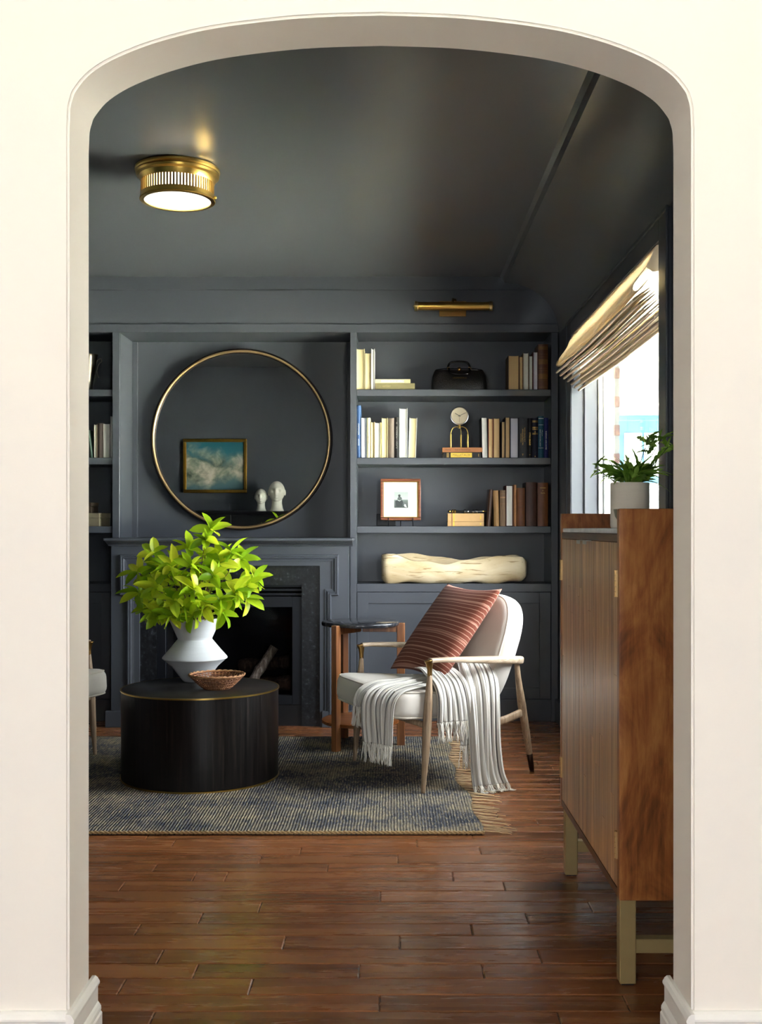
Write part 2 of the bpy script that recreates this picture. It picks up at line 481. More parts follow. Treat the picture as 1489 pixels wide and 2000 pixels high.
bm = NB(); box(bm, 1.66, 1.70, 8.23, 8.3, -.45, 1.97, .004); box(bm, 2.08, 2.12, 8.23, 8.3, -.45, 1.97, .004); box(bm, 1.70, 2.08, 8.23, 8.3, 1.93, 1.97, .004)
struct('door_frame', bm, M_blue, dr)
for zz in (.75, 1.13, 1.51):
    struct('pane', B(1.75, 1.88, 8.235, 8.25, zz, zz+.33, .002), plain('door_pane', '#dfe9ec', .1), dr)
    struct('pane', B(1.90, 2.03, 8.235, 8.25, zz, zz+.33, .002), bpy.data.materials['door_pane'], dr)
struct('trim_6', B(2.02, 2.16, 7.4, 7.54, -.5, 2.22, .01), plain('stone_post', '#cbb58e', .8, var=.35, vs=14))

# ================================================================== BUILT-INS
YC = 6.365
def panel_door(name, x0, x1, z0, z1, parent, yf=YC-.004):
    bm = NB(); st = .065
    box(bm, x0, x0+st, yf, yf+.022, z0, z1, .0012); box(bm, x1-st, x1, yf, yf+.022, z0, z1, .0012)
    box(bm, x0+st-.001, x1-st+.001, yf+.0005, yf+.022, z0, z0+st, .0012); box(bm, x0+st-.001, x1-st+.001, yf+.0005, yf+.022, z1-st, z1, .0012)
    d = obj(name, bm, M_dark, parent, world=True)
    obj('door_panel', B(x0+st-.002, x1-st+.002, yf+.010, yf+.02, z0+st-.002, z1-st+.002), M_dark, d, world=True)
    return d
SHZ = [1.9293, 1.531, 1.132]
def bookcase(x0, x1, s0, s1, label):
    t = thing('built_in_bookcase', label, 'bookcase', ((x0+x1)/2, YC, 0))
    obj('stile', B(x0-s0, x0, YC-.006, YC+.02, 0, 2.26, .0015), M_dark, t, world=True)
    obj('stile', B(x1, x1+s1, YC-.006, YC+.02, 0, 2.26, .0015), M_dark, t, world=True)
    obj('side_panel', B(x0-.019, x0-.0005, YC+.018, 6.665, 0, 2.258), M_dark, t, world=True)
    obj('side_panel', B(x1+.0005, x1+.019, YC+.018, 6.665, 0, 2.258), M_dark, t, world=True)
    obj('back_panel', B(x0-.019, x1+.019, 6.665, 6.689, 0, 2.258), M_dark, t, world=True)
    for z in SHZ: obj('shelf', B(x0+.001, x1-.001, YC+.006, 6.664, z-.039, z, .0015), M_dark, t, world=True)
    obj('counter', B(x0+.0005, x1-.0005, YC-.004, 6.664, .7506, .798, .0015), M_dark, t, world=True)
    xm = (x0+x1)/2
    panel_door('door', x0+.003, xm-.0015, .127, .7485, t); panel_door('door', xm+.0015, x1-.003, .127, .7485, t)
    obj('plinth', B(x0, x1, YC-.002, YC+.02, 0, .125, .0015), M_dark, t, world=True)
    return t
XB0, XB1 = -.2055, .926
bookcase(XB0, XB1, .0385, .039, 'charcoal painted built-in bookcase beside the window')
bookcase(-2.70, -1.626, .045, .041, 'charcoal built-in bookcase left of the fireplace, mostly behind the archway')
# niche trims
for a, b in ((-1.585, -1.553), (-.275, -.244)):
    struct('trim_7' if a < -1 else 'trim_8', B(a, b, 6.668, 6.69, 1.06, 2.258, .003, 2), M_dark)
struct('trim_9', B(-1.625, -1.584, YC+.02, 6.69, 0, 2.258), M_dark); struct('trim_10', B(-.2445, -.226, YC+.02, 6.69, 0, 2.258), M_dark)

# ---- mantel
def offset_path(P, d):
    out = []
    n = len(P)
    for i in range(n):
        def nr(a, b):
            dx, dy = b[0]-a[0], b[1]-a[1]; L = math.hypot(dx, dy); return (dy/L, -dx/L)
        n1 = nr(P[i-1], P[i]) if i > 0 else nr(P[i], P[i+1])
        n2 = nr(P[i], P[i+1]) if i < n-1 else n1
        k = 1+n1[0]*n2[0]+n1[1]*n2[1]
        out.append((P[i][0]+d*(n1[0]+n2[0])/k, P[i][1]+d*(n1[1]+n2[1])/k))
    return out
YM = 6.17
mt = thing('fireplace_mantel', 'charcoal painted fireplace mantel with stepped ear moulding', 'mantel', (-.911, YM, 0))
poly = [(-1.584, 0), (-1.584, 1.03), (-.246, 1.03), (-.246, 0), (-.407, 0), (-.407, .909), (-1.426, .909), (-1.426, 0)]
obj('surround', prism(NB(), poly, 'y', YM, 6.354), M_dark, mt, world=True)
def px(p, Y): return (p-766)*Y/2137
def pz(p, Y): return EYE-(p-1032)*Y/2137
eo = [(px(249, YM), .0), (px(249, YM), pz(1163, YM)), (px(235, YM), pz(1163, YM)), (px(235, YM), pz(1083, YM)), (px(662, YM), pz(1083, YM)), (px(662, YM), pz(1163, YM)), (px(648, YM), pz(1163, YM)), (px(648, YM), 0)]
mp = [(0, -.001), (0, .014), (.005, .021), (.011, .021), (.013, .015), (.021, .016), (.025, .010), (.034, .008), (.037, .008), (.037, -.001)]
bm = NB(); rings = []
for d, o_ in mp:
    rings.append([bm.verts.new((x, YM-o_, z)) for x, z in offset_path(eo, d)])
for a, b in zip(rings, rings[1:]):
    for i in range(len(eo)-1): bm.faces.new((a[i], a[i+1], b[i+1], b[i]))
obj('ear_moulding', bm, M_dark, mt, world=True)
bm = NB()
box(bm, -1.605, -.214, 6.075, 6.69, 1.05, 1.066, .004, 2)
sh = obj('mantel_shelf', bm, M_dark, mt, world=True)
bp = [(6.17, 1.02), (6.155, 1.022), (6.15, 1.03), (6.12, 1.036), (6.105, 1.043), (6.09, 1.046), (6.085, 1.0505), (6.17, 1.0505)]
obj('crown_moulding', prism(NB(), bp, 'x', -1.598, -.221), M_dark, sh, world=True)
for a, b in ((-1.615, -1.435), (-.395, -.222)): obj('plinth_block', B(a, b, YM-.018, YM+.01, 0, .092, .003, 2), M_dark, mt, world=True)
# ---- slate and fire
def slate_mat():
    m = NT('black_slate', .32, 0, '#16171a'); v = m.coords('Object')
    n = m.noise(v, 60, 5); m.col(m.ramp(n, [(.4, '#0e0f11'), (.62, '#1f2124'), (.75, '#4a4c50')])); m.bump(n, .15, .001); return m.m
M_slate = slate_mat()
fp = thing('fireplace_insert', 'black framed glass-front gas fireplace set in dark stone', 'fireplace', (-.916, 6.2, 0))
YS = 6.19
poly = [(-1.4265, 0), (-1.4265, .9095), (-.4065, .9095), (-.4065, 0), (-.511, 0), (-.511, .80), (-1.332, .80), (-1.332, 0)]
obj('stone_surround', prism(NB(), poly, 'y', YS, YS+.03), M_slate, fp, world=True)
bm = NB(); x0, x1 = -1.332, -.511
box(bm, x0, x0+.049, 6.2, 6.25, .12, .733, .002); box(bm, x1-.055, x1, 6.2, 6.25, .12, .733, .002)
box(bm, x0, x1, 6.201, 6.25, .673, .733, .002); box(bm, x0, x1, 6.201, 6.25, .12, .174, .002)
fr = obj('frame', bm, M_frame_black, fp, world=True)
obj('glass_pane', B(x0+.04, x1-.045, 6.225, 6.229, .165, .68), thin_glass('fire_glass', (.8, .8, .82, 1), 1.4, .03, .008), fr, world=True)
bm = NB(); box(bm, x0, x1, 6.212, 6.23, .74, .752); box(bm, x0, x1, 6.212, 6.23, .765, .777); box(bm, x0, x1, 6.205, 6.25, .788, .80)
obj('louvre', bm, M_frame_black, fp, world=True)
bm = NB(); box(bm, x0+.001, x1-.001, 6.205, 6.24, 0.0, .12)
obj('lower_panel', bm, M_black, fp, world=True)
M_fb = plain('firebox_soot', '#0b0a0a', .9)
bm = NB(); box(bm, x0, x1, 6.60, 6.62, .0, .8); box(bm, x0, x0+.012, 6.25, 6.6, 0, .8); box(bm, x1-.012, x1, 6.25, 6.6, 0, .8); box(bm, x0, x1, 6.25, 6.6, .12, .14); box(bm, x0, x1, 6.25, 6.6, .78, .8)
obj('firebox', bm, M_fb, fp, world=True)
def bark_mat(nm, a, b, c):
    m = NT(nm, .95); v = m.coords('Object', (6, 6, 1), True); n = m.noise(v, 12, 5, .7, .4)
    m.col(m.ramp(n, [(.3, a), (.5, b), (.7, c)])); m.bump(n, .8, .004); return m.m
M_log1 = bark_mat('ash_log', '#5a4c40', '#a08d78', '#d8cab6'); M_log2 = bark_mat('charred_log', '#241a14', '#4d392c', '#755c48')
def log(p0, p1, r, m):
    P = [Vector(p0).lerp(Vector(p1), k/8) for k in range(9)]
    P = [p+Vector((random.uniform(-.006, .006), 0, random.uniform(-.006, .006))) for p in P]
    return obj('log', tube(NB(), P, [r*(1+random.uniform(-.12, .12)) for _ in P], 10), m, fp, True, True)
log((-.84, 6.32, .18), (-.69, 6.40, .42), .03, M_log1)
log((-.95, 6.42, .19), (-.58, 6.38, .22), .045, M_log2)
log((-.90, 6.50, .30), (-.60, 6.47, .33), .04, M_log2)
log((-1.2, 6.42, .2), (-.98, 6.4, .24), .045, M_log2)
# ================================================================== FURNITURE
# ---- rug
RZ_TOP = .012
def rug_mat():
    m = NT('woven_rug', .95, 0, '#6f6a60', .1); v = m.coords('Object')
    big = m.noise(m.coords('Object', (1.0, 1.6, 1)), 3.2, 4, .6, .6)
    mid = m.noise(m.coords('Object', (9, 5, 1)), 3.0, 5, .7)
    f = m.math('ADD', m.math('MULTIPLY', big, .62), m.math('MULTIPLY', mid, .38))
    c1 = m.ramp(f, [(.38, '#a9997c'), (.47, '#857c6e'), (.55, '#5d5d60'), (.66, '#363c49')])
    # fine weave flecks, stretched along the ribs
    fl = m.noise(m.coords('Object', (150, 22, 1)), 1.0, 2, .6)
    c2 = m.mix(m.ramp(fl, [(.52, 0.0), (.66, .75)]), c1, '#bfae8a')
    fl2 = m.noise(m.coords('Object', (120, 14, 1), loc=(4, 7, 0)), 1.0, 2, .6)
    c3 = m.mix(m.ramp(fl2, [(.55, 0.0), (.68, .7)]), c2, '#232a38')
    sx = m.n('SeparateXYZ', {0: v})
    rib = m.math('SINE', m.math('MULTIPLY', m.math('ADD', sx.outputs[0], m.math('MULTIPLY', m.noise(v, 14, 2), .006)), 2*PI/.0115))
    crs = m.math('SINE', m.math('MULTIPLY', sx.outputs[1], 2*PI/.008))
    h = m.math('ADD', m.math('MULTIPLY', rib, .6), m.math('ADD', m.math('MULTIPLY', crs, .2), m.math('MULTIPLY', fl, .7)))
    m.col(m.mix(m.ramp(rib, [(0, .45), (.35, 0.0)]), c3, '#3b3a3a')); m.bump(h, .8, .004); return m.m
M_rug = rug_mat()
def rug_edge(t): return .328+.012*math.sin(t*9)-.055*t+.012*math.sin(t*23+1)
rug = thing('area_rug', 'blue and beige distressed flatweave rug with tasselled end', 'rug', (-1.0, 4.9, 0))
RY0, RY1, RX0 = 4.0, 5.83, -2.35
def rugf(u, v):
    Y = RY0+(RY1-RY0)*v; xr = rug_edge(v); X = RX0+(xr-RX0)*u
    return (X, Y+.004*math.sin(X*7+v), RZ_TOP-.002*(1+math.sin(X*31)*math.sin(Y*19))*.5)
bm = grid(NB(), 120, 70, rugf)
r = bmesh.ops.extrude_face_region(bm, geom=bm.faces[:]); 
for v in [g for g in r['geom'] if isinstance(g, bmesh.types.BMVert)]: v.co.z = .001
obj('weave', bm, M_rug, rug, True, True)
M_jute = fabric('jute_cord', '#c5a878', '#9b7b50', 400); M_fringe = fabric('rug_fringe_cotton', '#d2b993', '#b59a70', 500)
bm = NB()
for ph in (0, PI):
    P = [(RX0+(rug_edge(0)-RX0)*k/420, RY0-.003+.0035*math.cos(k*1.15+ph), .009+.0035*math.sin(k*1.15+ph)) for k in range(421)]
    tube(bm, P, [.0034+.0012*random.random() for _ in P], 5)
obj('edge_binding', bm, M_jute, rug, True, True)
bm = NB(); rf = random.Random(11)
for k in range(110):
    t = (k+.7*math.sin(k*1.9))/109; Y = RY0+(RY1-RY0)*t; x = rug_edge(t)-.004
    L = rf.uniform(.085, .125); a = rf.uniform(-.25, .1)-.1*math.sin(t*40); P = []
    for q in range(7):
        s = q/6; P.append((x+L*s, Y+a*L*s+rf.uniform(-.003, .003)*s-.012*math.sin(k*.21)*s, .009*(1-s)**.7+.0035+rf.uniform(0, .003)))
    tube(bm, P, [.0026*(1-.4*i/6) for i in range(7)], 4)
obj('fringe', bm, M_fringe, rug, True, True, stuff=True)

# ---- drum coffee table
def ebony_mat():
    m = NT('ebonised_oak', .36, 0, '#120f0e'); v = m.coords('Object', (40, 40, 1.2)); n = m.noise(v, 2.2, 5, .6, .3)
    m.col(m.ramp(n, [(.35, '#0a0807'), (.55, '#15110f'), (.75, '#2b231d')])); m.bump(n, .25, .0015)
    m.rough(m.math('ADD', m.math('MULTIPLY', n, .2), .25)); return m.m
M_ebony = ebony_mat(); M_ebony.node_tree.nodes['Principled BSDF'].inputs['Specular IOR Level'].default_value = .3
def ebony_top():
    m = NT('ebonised_oak_top', .34, 0, '#1a1512'); v = m.coords('Object', (1.2, 26, 1)); n = m.noise(v, 2.2, 5, .6, .3)
    m.col(m.ramp(n, [(.35, '#0f0c0a'), (.55, '#1c1613'), (.75, '#372d25')])); m.bump(n, .2, .001); return m.m
TX, TY, TR, TH = -.86, 4.914, .351, .408
dt = thing('drum_coffee_table', 'round black drum coffee table with thin brass rims', 'coffee table', (TX, TY, RZ_TOP))
h = TH-RZ_TOP
obj('body', lathe(NB(), [(TR-.006, .006), (TR-.003, .008), (TR-.003, h-.006), (TR-.01, h-.005)], 128), M_ebony, dt, ang=40)
obj('table_top', lathe(NB(), [(TR-.012, h-.02), (TR-.0045, h-.02), (TR-.0045, h-.001), (TR-.006, h), (0, h)], 128), ebony_top(), dt, ang=40)
for z0 in (0, h-.006):
    obj('brass_rim', lathe(NB(), [(TR-.006, z0), (TR+.0005, z0), (TR+.0005, z0+.0058), (TR-.006, z0+.0068)] , 128, caps=False), M_brass, dt, ang=40)

# ---- vase and leafy branches
VX, VY = -.919, 5.1
def ceramic(nm, a, b, rough=.75):
    m = NT(nm, rough, 0, a, .3); v = m.coords('Object', (3, 3, 26)); n = m.noise(v, 2.2, 4); m.col(m.mix(n, a, b))
    m.bump(m.math('ADD', m.noise(m.coords('Object', (8, 8, 60)), 3, 3), m.noise(m.coords(), 220, 3)), .25, .0012); return m.m
M_vase = ceramic('white_stoneware', '#c6c8c8', '#b6b8b8')
va = thing('ceramic_vase', 'white matt ceramic vase with pinched waist on drum table', 'vase', (VX, VY, TH))
pr = [(.0, 0), (.05, 0), (.056, .004), (.068, .02), (.108, .072), (.143, .103), (.150, .108), (.1505, .111), (.148, .116), (.118, .150), (.085, .190), (.0795, .1965), (.0795, .2), (.084, .21), (.104, .255), (.118, .29), (.119, .294), (.116, .2955), (.112, .29), (.098, .255), (.076, .205), (.07, .195), (.09, .15), (.05, .03), (0, .02)]
obj('body', lathe(NB(), pr, 72, caps=False), M_vase, va, ang=40)

def leaf_mat(nm, cols, trans=.35, rough=.35):
    m = NT(nm, rough, 0, cols[1], .5)
    oi = m.n('ObjectInfo'); v = m.coords('Object', (1,1,1), True)
    n = m.noise(v, 14, 3)
    f = m.math('ADD', m.math('MULTIPLY', oi.outputs['Random'], .7), m.math('MULTIPLY', n, .3))
    c = m.ramp(f, [(.12, cols[0]), (.5, cols[1]), (.85, cols[2])])
    tc = m.n('TexCoord'); sx = m.n('SeparateXYZ', {0: tc.outputs['Object']})
    vein = m.math('SUBTRACT', 1.0, m.math('MINIMUM', m.math('MULTIPLY', m.math('ABSOLUTE', sx.outputs[0]), 900.0), 1.0))
    c = m.mix(m.math('MULTIPLY', vein, .5), c, cols[0]); m.col(c)
    tl = m.n('BsdfTranslucent', {'Color': c}); mx = m.n('MixShader', {0: trans, 1: m.b.outputs[0], 2: tl.outputs[0]})
    m.l(mx.outputs[0], m.t.nodes['Material Output'].inputs[0]); return m.m
M_leaf = leaf_mat('fresh_green_leaf', ['#6f9a18', '#b2d024', '#dbe038'], .45)
M_stem = plain('brown_twig', '#6b4a2c', .7, var=.3)
def leaf_mesh(nm, L, Wd, curl, mat, wave=0):
    bm = NB(); N = 7; rows = []
    for i in range(N+1):
        t = i/N; w = Wd*math.sin(PI*min(1, t*.95+.03))**.62*(1-.12*t)
        if i == N: w = .0004
        y = L*t; z = -curl*L*t*t
        rows.append([bm.verts.new((sx*w, y, z+abs(sx)*w*.35+wave*math.sin(t*9+sx)*w)) for sx in (-1, -.5, 0, .5, 1)])
    for a, b in zip(rows, rows[1:]):
        for k in range(4): bm.faces.new((a[k], a[k+1], b[k+1], b[k]))
    me = bpy.data.meshes.new(nm); bm.to_mesh(me); bm.free(); me.materials.append(mat); me.shade_smooth(); return me
leafs = [leaf_mesh('leaf', .09, .0245, .25, M_leaf), leaf_mesh('leaf', .084, .024, .45, M_leaf, .1), leaf_mesh('leaf', .076, .023, .1, M_leaf), leaf_mesh('leaf', .096, .026, .35, M_leaf, .08)]
def place_leaf(root, me, p, d, roll, sc, name='leaf'):
    d = Vector(d).normalized(); upv = Vector((0, 0, 1)) if abs(d.z) < .95 else Vector((1, 0, 0))
    x = d.cross(upv).normalized(); z = x.cross(d)
    Mx = Matrix((x, d, z)).transposed().to_4x4() @ RY(roll)
    o = bpy.data.objects.new(name, me); C.objects.link(o); o.parent = root
    o.matrix_local = Matrix.Translation(p) @ Mx @ Matrix.Scale(sc, 4); return o
bq = thing('leafy_branches', 'bushy bright green leafy branches filling white vase', 'branches', (VX, VY, TH+.02))
rl = random.Random(21); stems = NB(); nleaf = 0
tips = []
# main branch ends (x right, y depth, z up) round the vase mouth, outline of the bouquet
spec = [(-.29, 0, .49), (-.27, -.06, .40), (-.20, -.02, .60), (-.13, .05, .56), (-.10, -.08, .52), (-.04, .02, .62), (.06, -.04, .66), (.075, .03, .71), (.0, -.12, .52),
        (.14, .04, .58), (.19, -.03, .60), (.23, .02, .55), (.11, -.1, .48), (.27, -.05, .43), (.30, .03, .46), (.22, -.1, .40), (-.17, -.12, .42), (.03, -.17, .42),
        (-.12, .16, .5), (.1, .17, .5), (-.02, .2, .45), (-.24, .12, .45), (.24, .12, .42), (-.07, -.16, .37), (.15, -.14, .37), (-.2, -.06, .33), (.19, .0, .36), (-.14, -.1, .325),
        (.08, -.15, .34), (-.02, -.14, .335), (-.21, .05, .5), (.05, .08, .56), (-.16, .0, .50), (.13, -.03, .54), (-.17, -.14, .305), (.16, -.13, .31), (.02, -.16, .30), (-.08, -.16, .295), (-.24, -.02, .37), (.25, .06, .37)]
for i, (bx, by, bz) in enumerate(spec):
    bx *= .92; bz = bz*.97 if bz > .55 else bz; bz -= .005
    a0 = Vector((bx*.12, by*.12, .03)); a1 = Vector((bx*.22, by*.22, .27)); a2 = Vector((bx*.6, by*.6, .27+(bz-.27)*.65)); a3 = Vector((bx, by, bz))
    P = catmull([a0, a1, a2, a3], 5); tube(stems, P, lerpl([.003, .0026, .002, .0013], 5), 5)
    d = (a3-a2).normalized()
    # whorl at the tip
    k0 = rl.uniform(0, 6)
    for k in range(6):
        an = k0+k*2*PI/6+rl.uniform(-.3, .3)
        side = Vector((math.cos(an), math.sin(an)*.45, math.sin(an)*.8))
        dd = d*.45+side+Vector((0, -.25, 0)); place_leaf(bq, rl.choice(leafs), a3, dd, rl.choice((-1, 1))*rl.uniform(.3, 1.1), rl.uniform(.78, 1.12)); nleaf += 1
    for t in (.62, .8):
        p = P[int(t*15)]
        for s in (0, 1):
            an = rl.uniform(0, 6.28)
            dd = d*.5+Vector((math.cos(an), math.sin(an), rl.uniform(-.2, .5)))
            place_leaf(bq, rl.choice(leafs), p, dd, rl.choice((-1, 1))*rl.uniform(.2, 1.1), rl.uniform(.7, 1.05)); nleaf += 1
obj('stems', stems, M_stem, bq, True)

# ---- wicker basket
M_wick = wood('wicker', '#4a2a18', '#81502f', '#a8734a', 'x', 6, .6, False, 6)
wk = thing('wicker_basket', 'small round brown wicker basket on drum table', 'basket', (-.778, 4.86, TH))
bm = NB(); rb = random.Random(5)
def bprofile(t): return .058+.062*t**.85, .004+.058*t
NS = 44
for row in range(9):
    t = row/8.3; rr, z = bprofile(t); P = []
    for k in range(NS*2):
        a = 2*PI*k/(NS*2); w = .0018*math.cos(PI*(k+row)) ; P.append(((rr+w)*math.cos(a), (rr+w)*math.sin(a), z+rb.uniform(-.0004, .0004)))
    tube(bm, P, .0031, 5, True)
obj('weave', bm, M_wick, wk, True)
bm = NB()
for k in range(NS):
    a = 2*PI*(k+.5)/NS; tube(bm, [(bprofile(t)[0]*math.cos(a), bprofile(t)[0]*math.sin(a), bprofile(t)[1]) for t in (0, .25, .5, .75, 1)], .0022, 5)
obj('stakes', bm, M_wick, wk, True)
bm = NB()
for ph in (0, PI):
    P = [((.121+.003*math.cos(k*.75+ph))*math.cos(2*PI*k/120), (.121+.003*math.cos(k*.75+ph))*math.sin(2*PI*k/120), .0635+.003*math.sin(k*.75+ph)) for k in range(120)]
    tube(bm, P, .0034, 6, True)
obj('rim', bm, wood('wicker_rim', '#6b4328', '#a06f45', '#c79a6c', 'x', 6, .6, False, 6), wk, True)
bm = lathe(NB(), [(0, .0), (.056, .0), (.060, .003), (.058, .006), (0, .006)], 44); obj('base', bm, M_wick, wk)

# ---- three-legged side table
ST = (-.162, 5.62)
M_stwood = wood('side_table_wood', '#553019', '#7d4c28', '#a06f42', 'z', 1.2, .38, False, 18)
stt = thing('side_table', 'round dark stone-topped side table with three wooden legs', 'side table', (ST[0], ST[1], 0))
def stone_mat():
    m = NT('dark_marble', .12, 0, '#2a2c30'); v = m.coords('Object'); n = m.noise(v, 9, 6, .7, 1.2)
    m.col(m.ramp(n, [(.35, '#1a1b1e'), (.55, '#2c2d31'), (.64, '#4d4a48')])); return m.m
obj('table_top', lathe(NB(), [(0, .622), (.19, .622), (.1975, .6245), (.2, .630), (.2, .638), (.197, .6425), (.192, .6445), (0, .6445)], 96), stone_mat(), stt, ang=40)
angs = [math.radians(a) for a in (236, 356, 116)]
for a in angs:
    c, s = math.cos(a), math.sin(a); Mx = RZ(a)
    lg = obj('leg', box(NB(), .188, .228, -.016, .016, 0, .636, .003, 2), M_stwood, stt); lg.data.transform(Mx)
    z0 = obj('top_rail', box(NB(), .012, .19, -.012, .012, .59, .6215, .002), M_stwood, stt); z0.data.transform(Mx)
obj('shelf', lathe(NB(), [(0, .124), (.19, .124), (.198, .128), (.198, .142), (.19, .146), (0, .146)], 80), wood('side_table_shelf_wood', '#5d3018', '#80491f', '#9d6534', 'x', 1.5, .35, False), stt, ang=40)

# ---- lounge chairs
M_oak = wood('limed_oak', '#5e4a37', '#8d7459', '#b39c80', 'z', 2.5, .5, False, 20, bump=.3)
M_oak_arm = wood('limed_oak_arm', '#7a6650', '#a8937a', '#c8b8a0', 'y', 2.5, .45, False, 20, bump=.3)
M_uph = fabric('cream_linen', '#cbc4b9', '#bab2a5', 700)
M_pip = fabric('cream_piping', '#cbc2b3', '#bdb2a2', 700)
M_tip = plain('dark_bronze', '#2a1c14', .35, .8)
CH = (-.0245, 4.8975); CR = math.atan2(-.8994, .4377)
def seat_out(n=64, grow=0):
    out = []
    for k in range(n):
        a = 2*PI*k/n; c, s = math.cos(a), math.sin(a)
        ex = .22 if s < 0 else .5; cc = math.copysign(abs(c)**ex, c); ss = math.copysign(abs(s)**ex, s)
        y = .155+(.292+grow)*ss; w = .35+grow-.085*((y+.13)/.58)
        if s < 0: y -= .03*(1-cc*cc)
        out.append((w*cc, y))
    return out
def make_chair(label, loc, rot, floor_z):
    t = thing('lounge_chair', label, 'armchair', (loc[0], loc[1], 0), rot, 'cream lounge chairs either side of the fireplace')
    Ms = T(0, .155, 0) @ RX(math.radians(-3.5)) @ T(0, -.155, 0)
    st = obj('seat', rounded_slab(NB(), seat_out(), .302, .428, .04, 5, .012, Ms), M_uph, t, True)
    for z, ins in ((.418, .012), (.312, .012)):
        P = [Ms @ Vector((x, y, z)) for x, y in seat_out(64, -ins+.004)]
        obj('piping', tube(NB(), P, .0042, 6, True), M_pip, st, True)
    # back
    an = math.radians(19)
    Mb = Matrix(((1, 0, 0, 0), (0, math.sin(an), -math.cos(an), .425), (0, math.cos(an), math.sin(an), .285), (0, 0, 0, 1)))
    def back_out(g=0):
        out = []
        for k in range(64):
            a = 2*PI*k/64; c, s = math.cos(a), math.sin(a)
            cc = math.copysign(abs(c)**.45, c); ss = math.copysign(abs(s)**.45, s)
            h = .27+(.27+g)*ss; w = .235+g+.045*math.sin(PI*min(1, max(0, h/.62))); out.append((w*cc, h))
        return out
    bk = obj('backrest', rounded_slab(NB(), back_out(), -.005, .105, .045, 5, .02, Mb), M_uph, t, True)
    for z in (.012, .09):
        obj('piping', tube(NB(), [Mb @ Vector((x, y, z)) for x, y in back_out(-.012 if z > .05 else -.016)], .0042, 6, True), M_pip, bk, True)
    for s in (-1, 1):
        fz = floor_z
        P = [(s*.353, 0, fz), (s*.3525, .004, .06), (s*.3515, .012, .16), (s*.350, .02, .28), (s*.349, .027, .38), (s*.348, .032, .46), (s*.348, .034, .505)]
        lg = obj('leg', tube(NB(), catmull(P, 4), lerpl([.0085, .0105, .0155, .0195, .0185, .0135, .0095], 4), 14), M_oak, t, True)
        P = [(s*.348, .034, .500), (s*.348, .034, .525), (s*.348, .033, .548), (s*.348, .031, .566)]
        obj('brass_joint', sweep(NB(), catmull(P, 4), lerpl([(.0195, .0195), (.0195, .021), (.024, .030), (.034, .044)], 4), (0, 1, 0), 14, 2.6), M_brass_old, t, True)
        P = [(s*.348, .036, .563), (s*.346, .075, .564), (s*.34, .17, .560), (s*.328, .30, .551), (s*.292, .44, .540), (s*.246, .535, .529), (s*.222, .565, .526)]
        obj('armrest', sweep(NB(), catmull(P, 5), lerpl([(.036, .020), (.032, .020), (.040, .024), (.052, .030), (.054, .034), (.046, .036), (.030, .034)], 5), (0, 0, 1), 18, 3.2), M_oak_arm, t, True)
        P = [(s*.238, .535, .52), (s*.228, .55, .44), (s*.21, .58, .32), (s*.19, .622, .16), (s*.165, .665, 0.0)]
        RR = lerpl([.0105, .0135, .0195, .0165, .0095], 5); PP = catmull(P, 5)
        lg = obj('leg', tube(NB(), PP[:-2], RR[:-2], 14), M_oak, t, True)
        obj('leg_ferrule', tube(NB(), PP[-4:], [r_+.0012 for r_ in RR[-4:]], 14), M_tip, lg, True)
        P = [(s*.30, .10, .285), (s*.285, .28, .268), (s*.25, .44, .262), (s*.213, .572, .285)]
        obj('side_rail', sweep(NB(), catmull(P, 5), [(.022, .036)]*16, (0, 0, 1), 12, 3), M_oak, t, True)
    obj('front_rail', sweep(NB(), [(-.35, .022, .292), (-.2, .022, .288), (.2, .022, .288), (.35, .022, .292)], [(.026, .026)]*4, (0, 0, 1), 12, 2.4), M_oak, t, True)
    return t
chair = make_chair('cream lounge chair with oak arms holding rust pillow and striped throw', CH, CR, RZ_TOP)
# the second chair: far-front leg seen at the left edge of the archway, facing the other way
rot2 = -CR      # mirror image of the heading of the first chair
FFw = Vector((-1.455, 5.36)); o2 = FFw-.353*Vector((math.cos(rot2), math.sin(rot2)))
dup(chair, (o2.x, o2.y, 0), rot2, 'cream lounge chair mostly hidden behind left side of archway')

# ---- striped pillow
def pillow_mat():
    m = NT('rust_striped_cloth', .8, 0, '#8a4a34', .25); tc = m.n('TexCoord'); s = m.n('SeparateXYZ', {0: tc.outputs['UV']})
    V = m.math('ADD', s.outputs[1], m.math('MULTIPLY', m.noise(tc.outputs['UV'], 3, 1), .004))
    def line(per, off, w):
        f = m.math('FRACT', m.math('ADD', m.math('MULTIPLY', V, per), off)); d = m.math('ABSOLUTE', m.math('SUBTRACT', f, .5))
        return m.math('LESS_THAN', d, w)
    thin = line(24, .1, .07); thick = line(5.2, .35, .05)
    base = m.mix(m.noise(m.coords('UV', (260, 40, 1)), 1, 2), '#743a26', '#58291a')
    c = m.mix(m.math('MULTIPLY', thin, .55), base, '#cfa58c'); c = m.mix(m.math('MULTIPLY', thick, .45), c, '#bd8d78')
    m.col(c); m.bump(m.noise(m.coords('UV', (500, 500, 1)), 1, 2), .3, .0008); m.b.inputs['Sheen Weight'].default_value = .05; return m.m
M_pil = pillow_mat()
Mch = T(CH[0], CH[1], 0) @ RZ(CR)
pl = thing('throw_pillow', 'rust brown pillow with thin cream stripes leaning on lounge chair', 'pillow', Mch @ Vector((.02, .17, .44)), CR)
hv = Vector((0, .30, .385)).normalized(); tv = Vector((1, 0, 0)).cross(hv)   # tv points to the front/up
A = .25
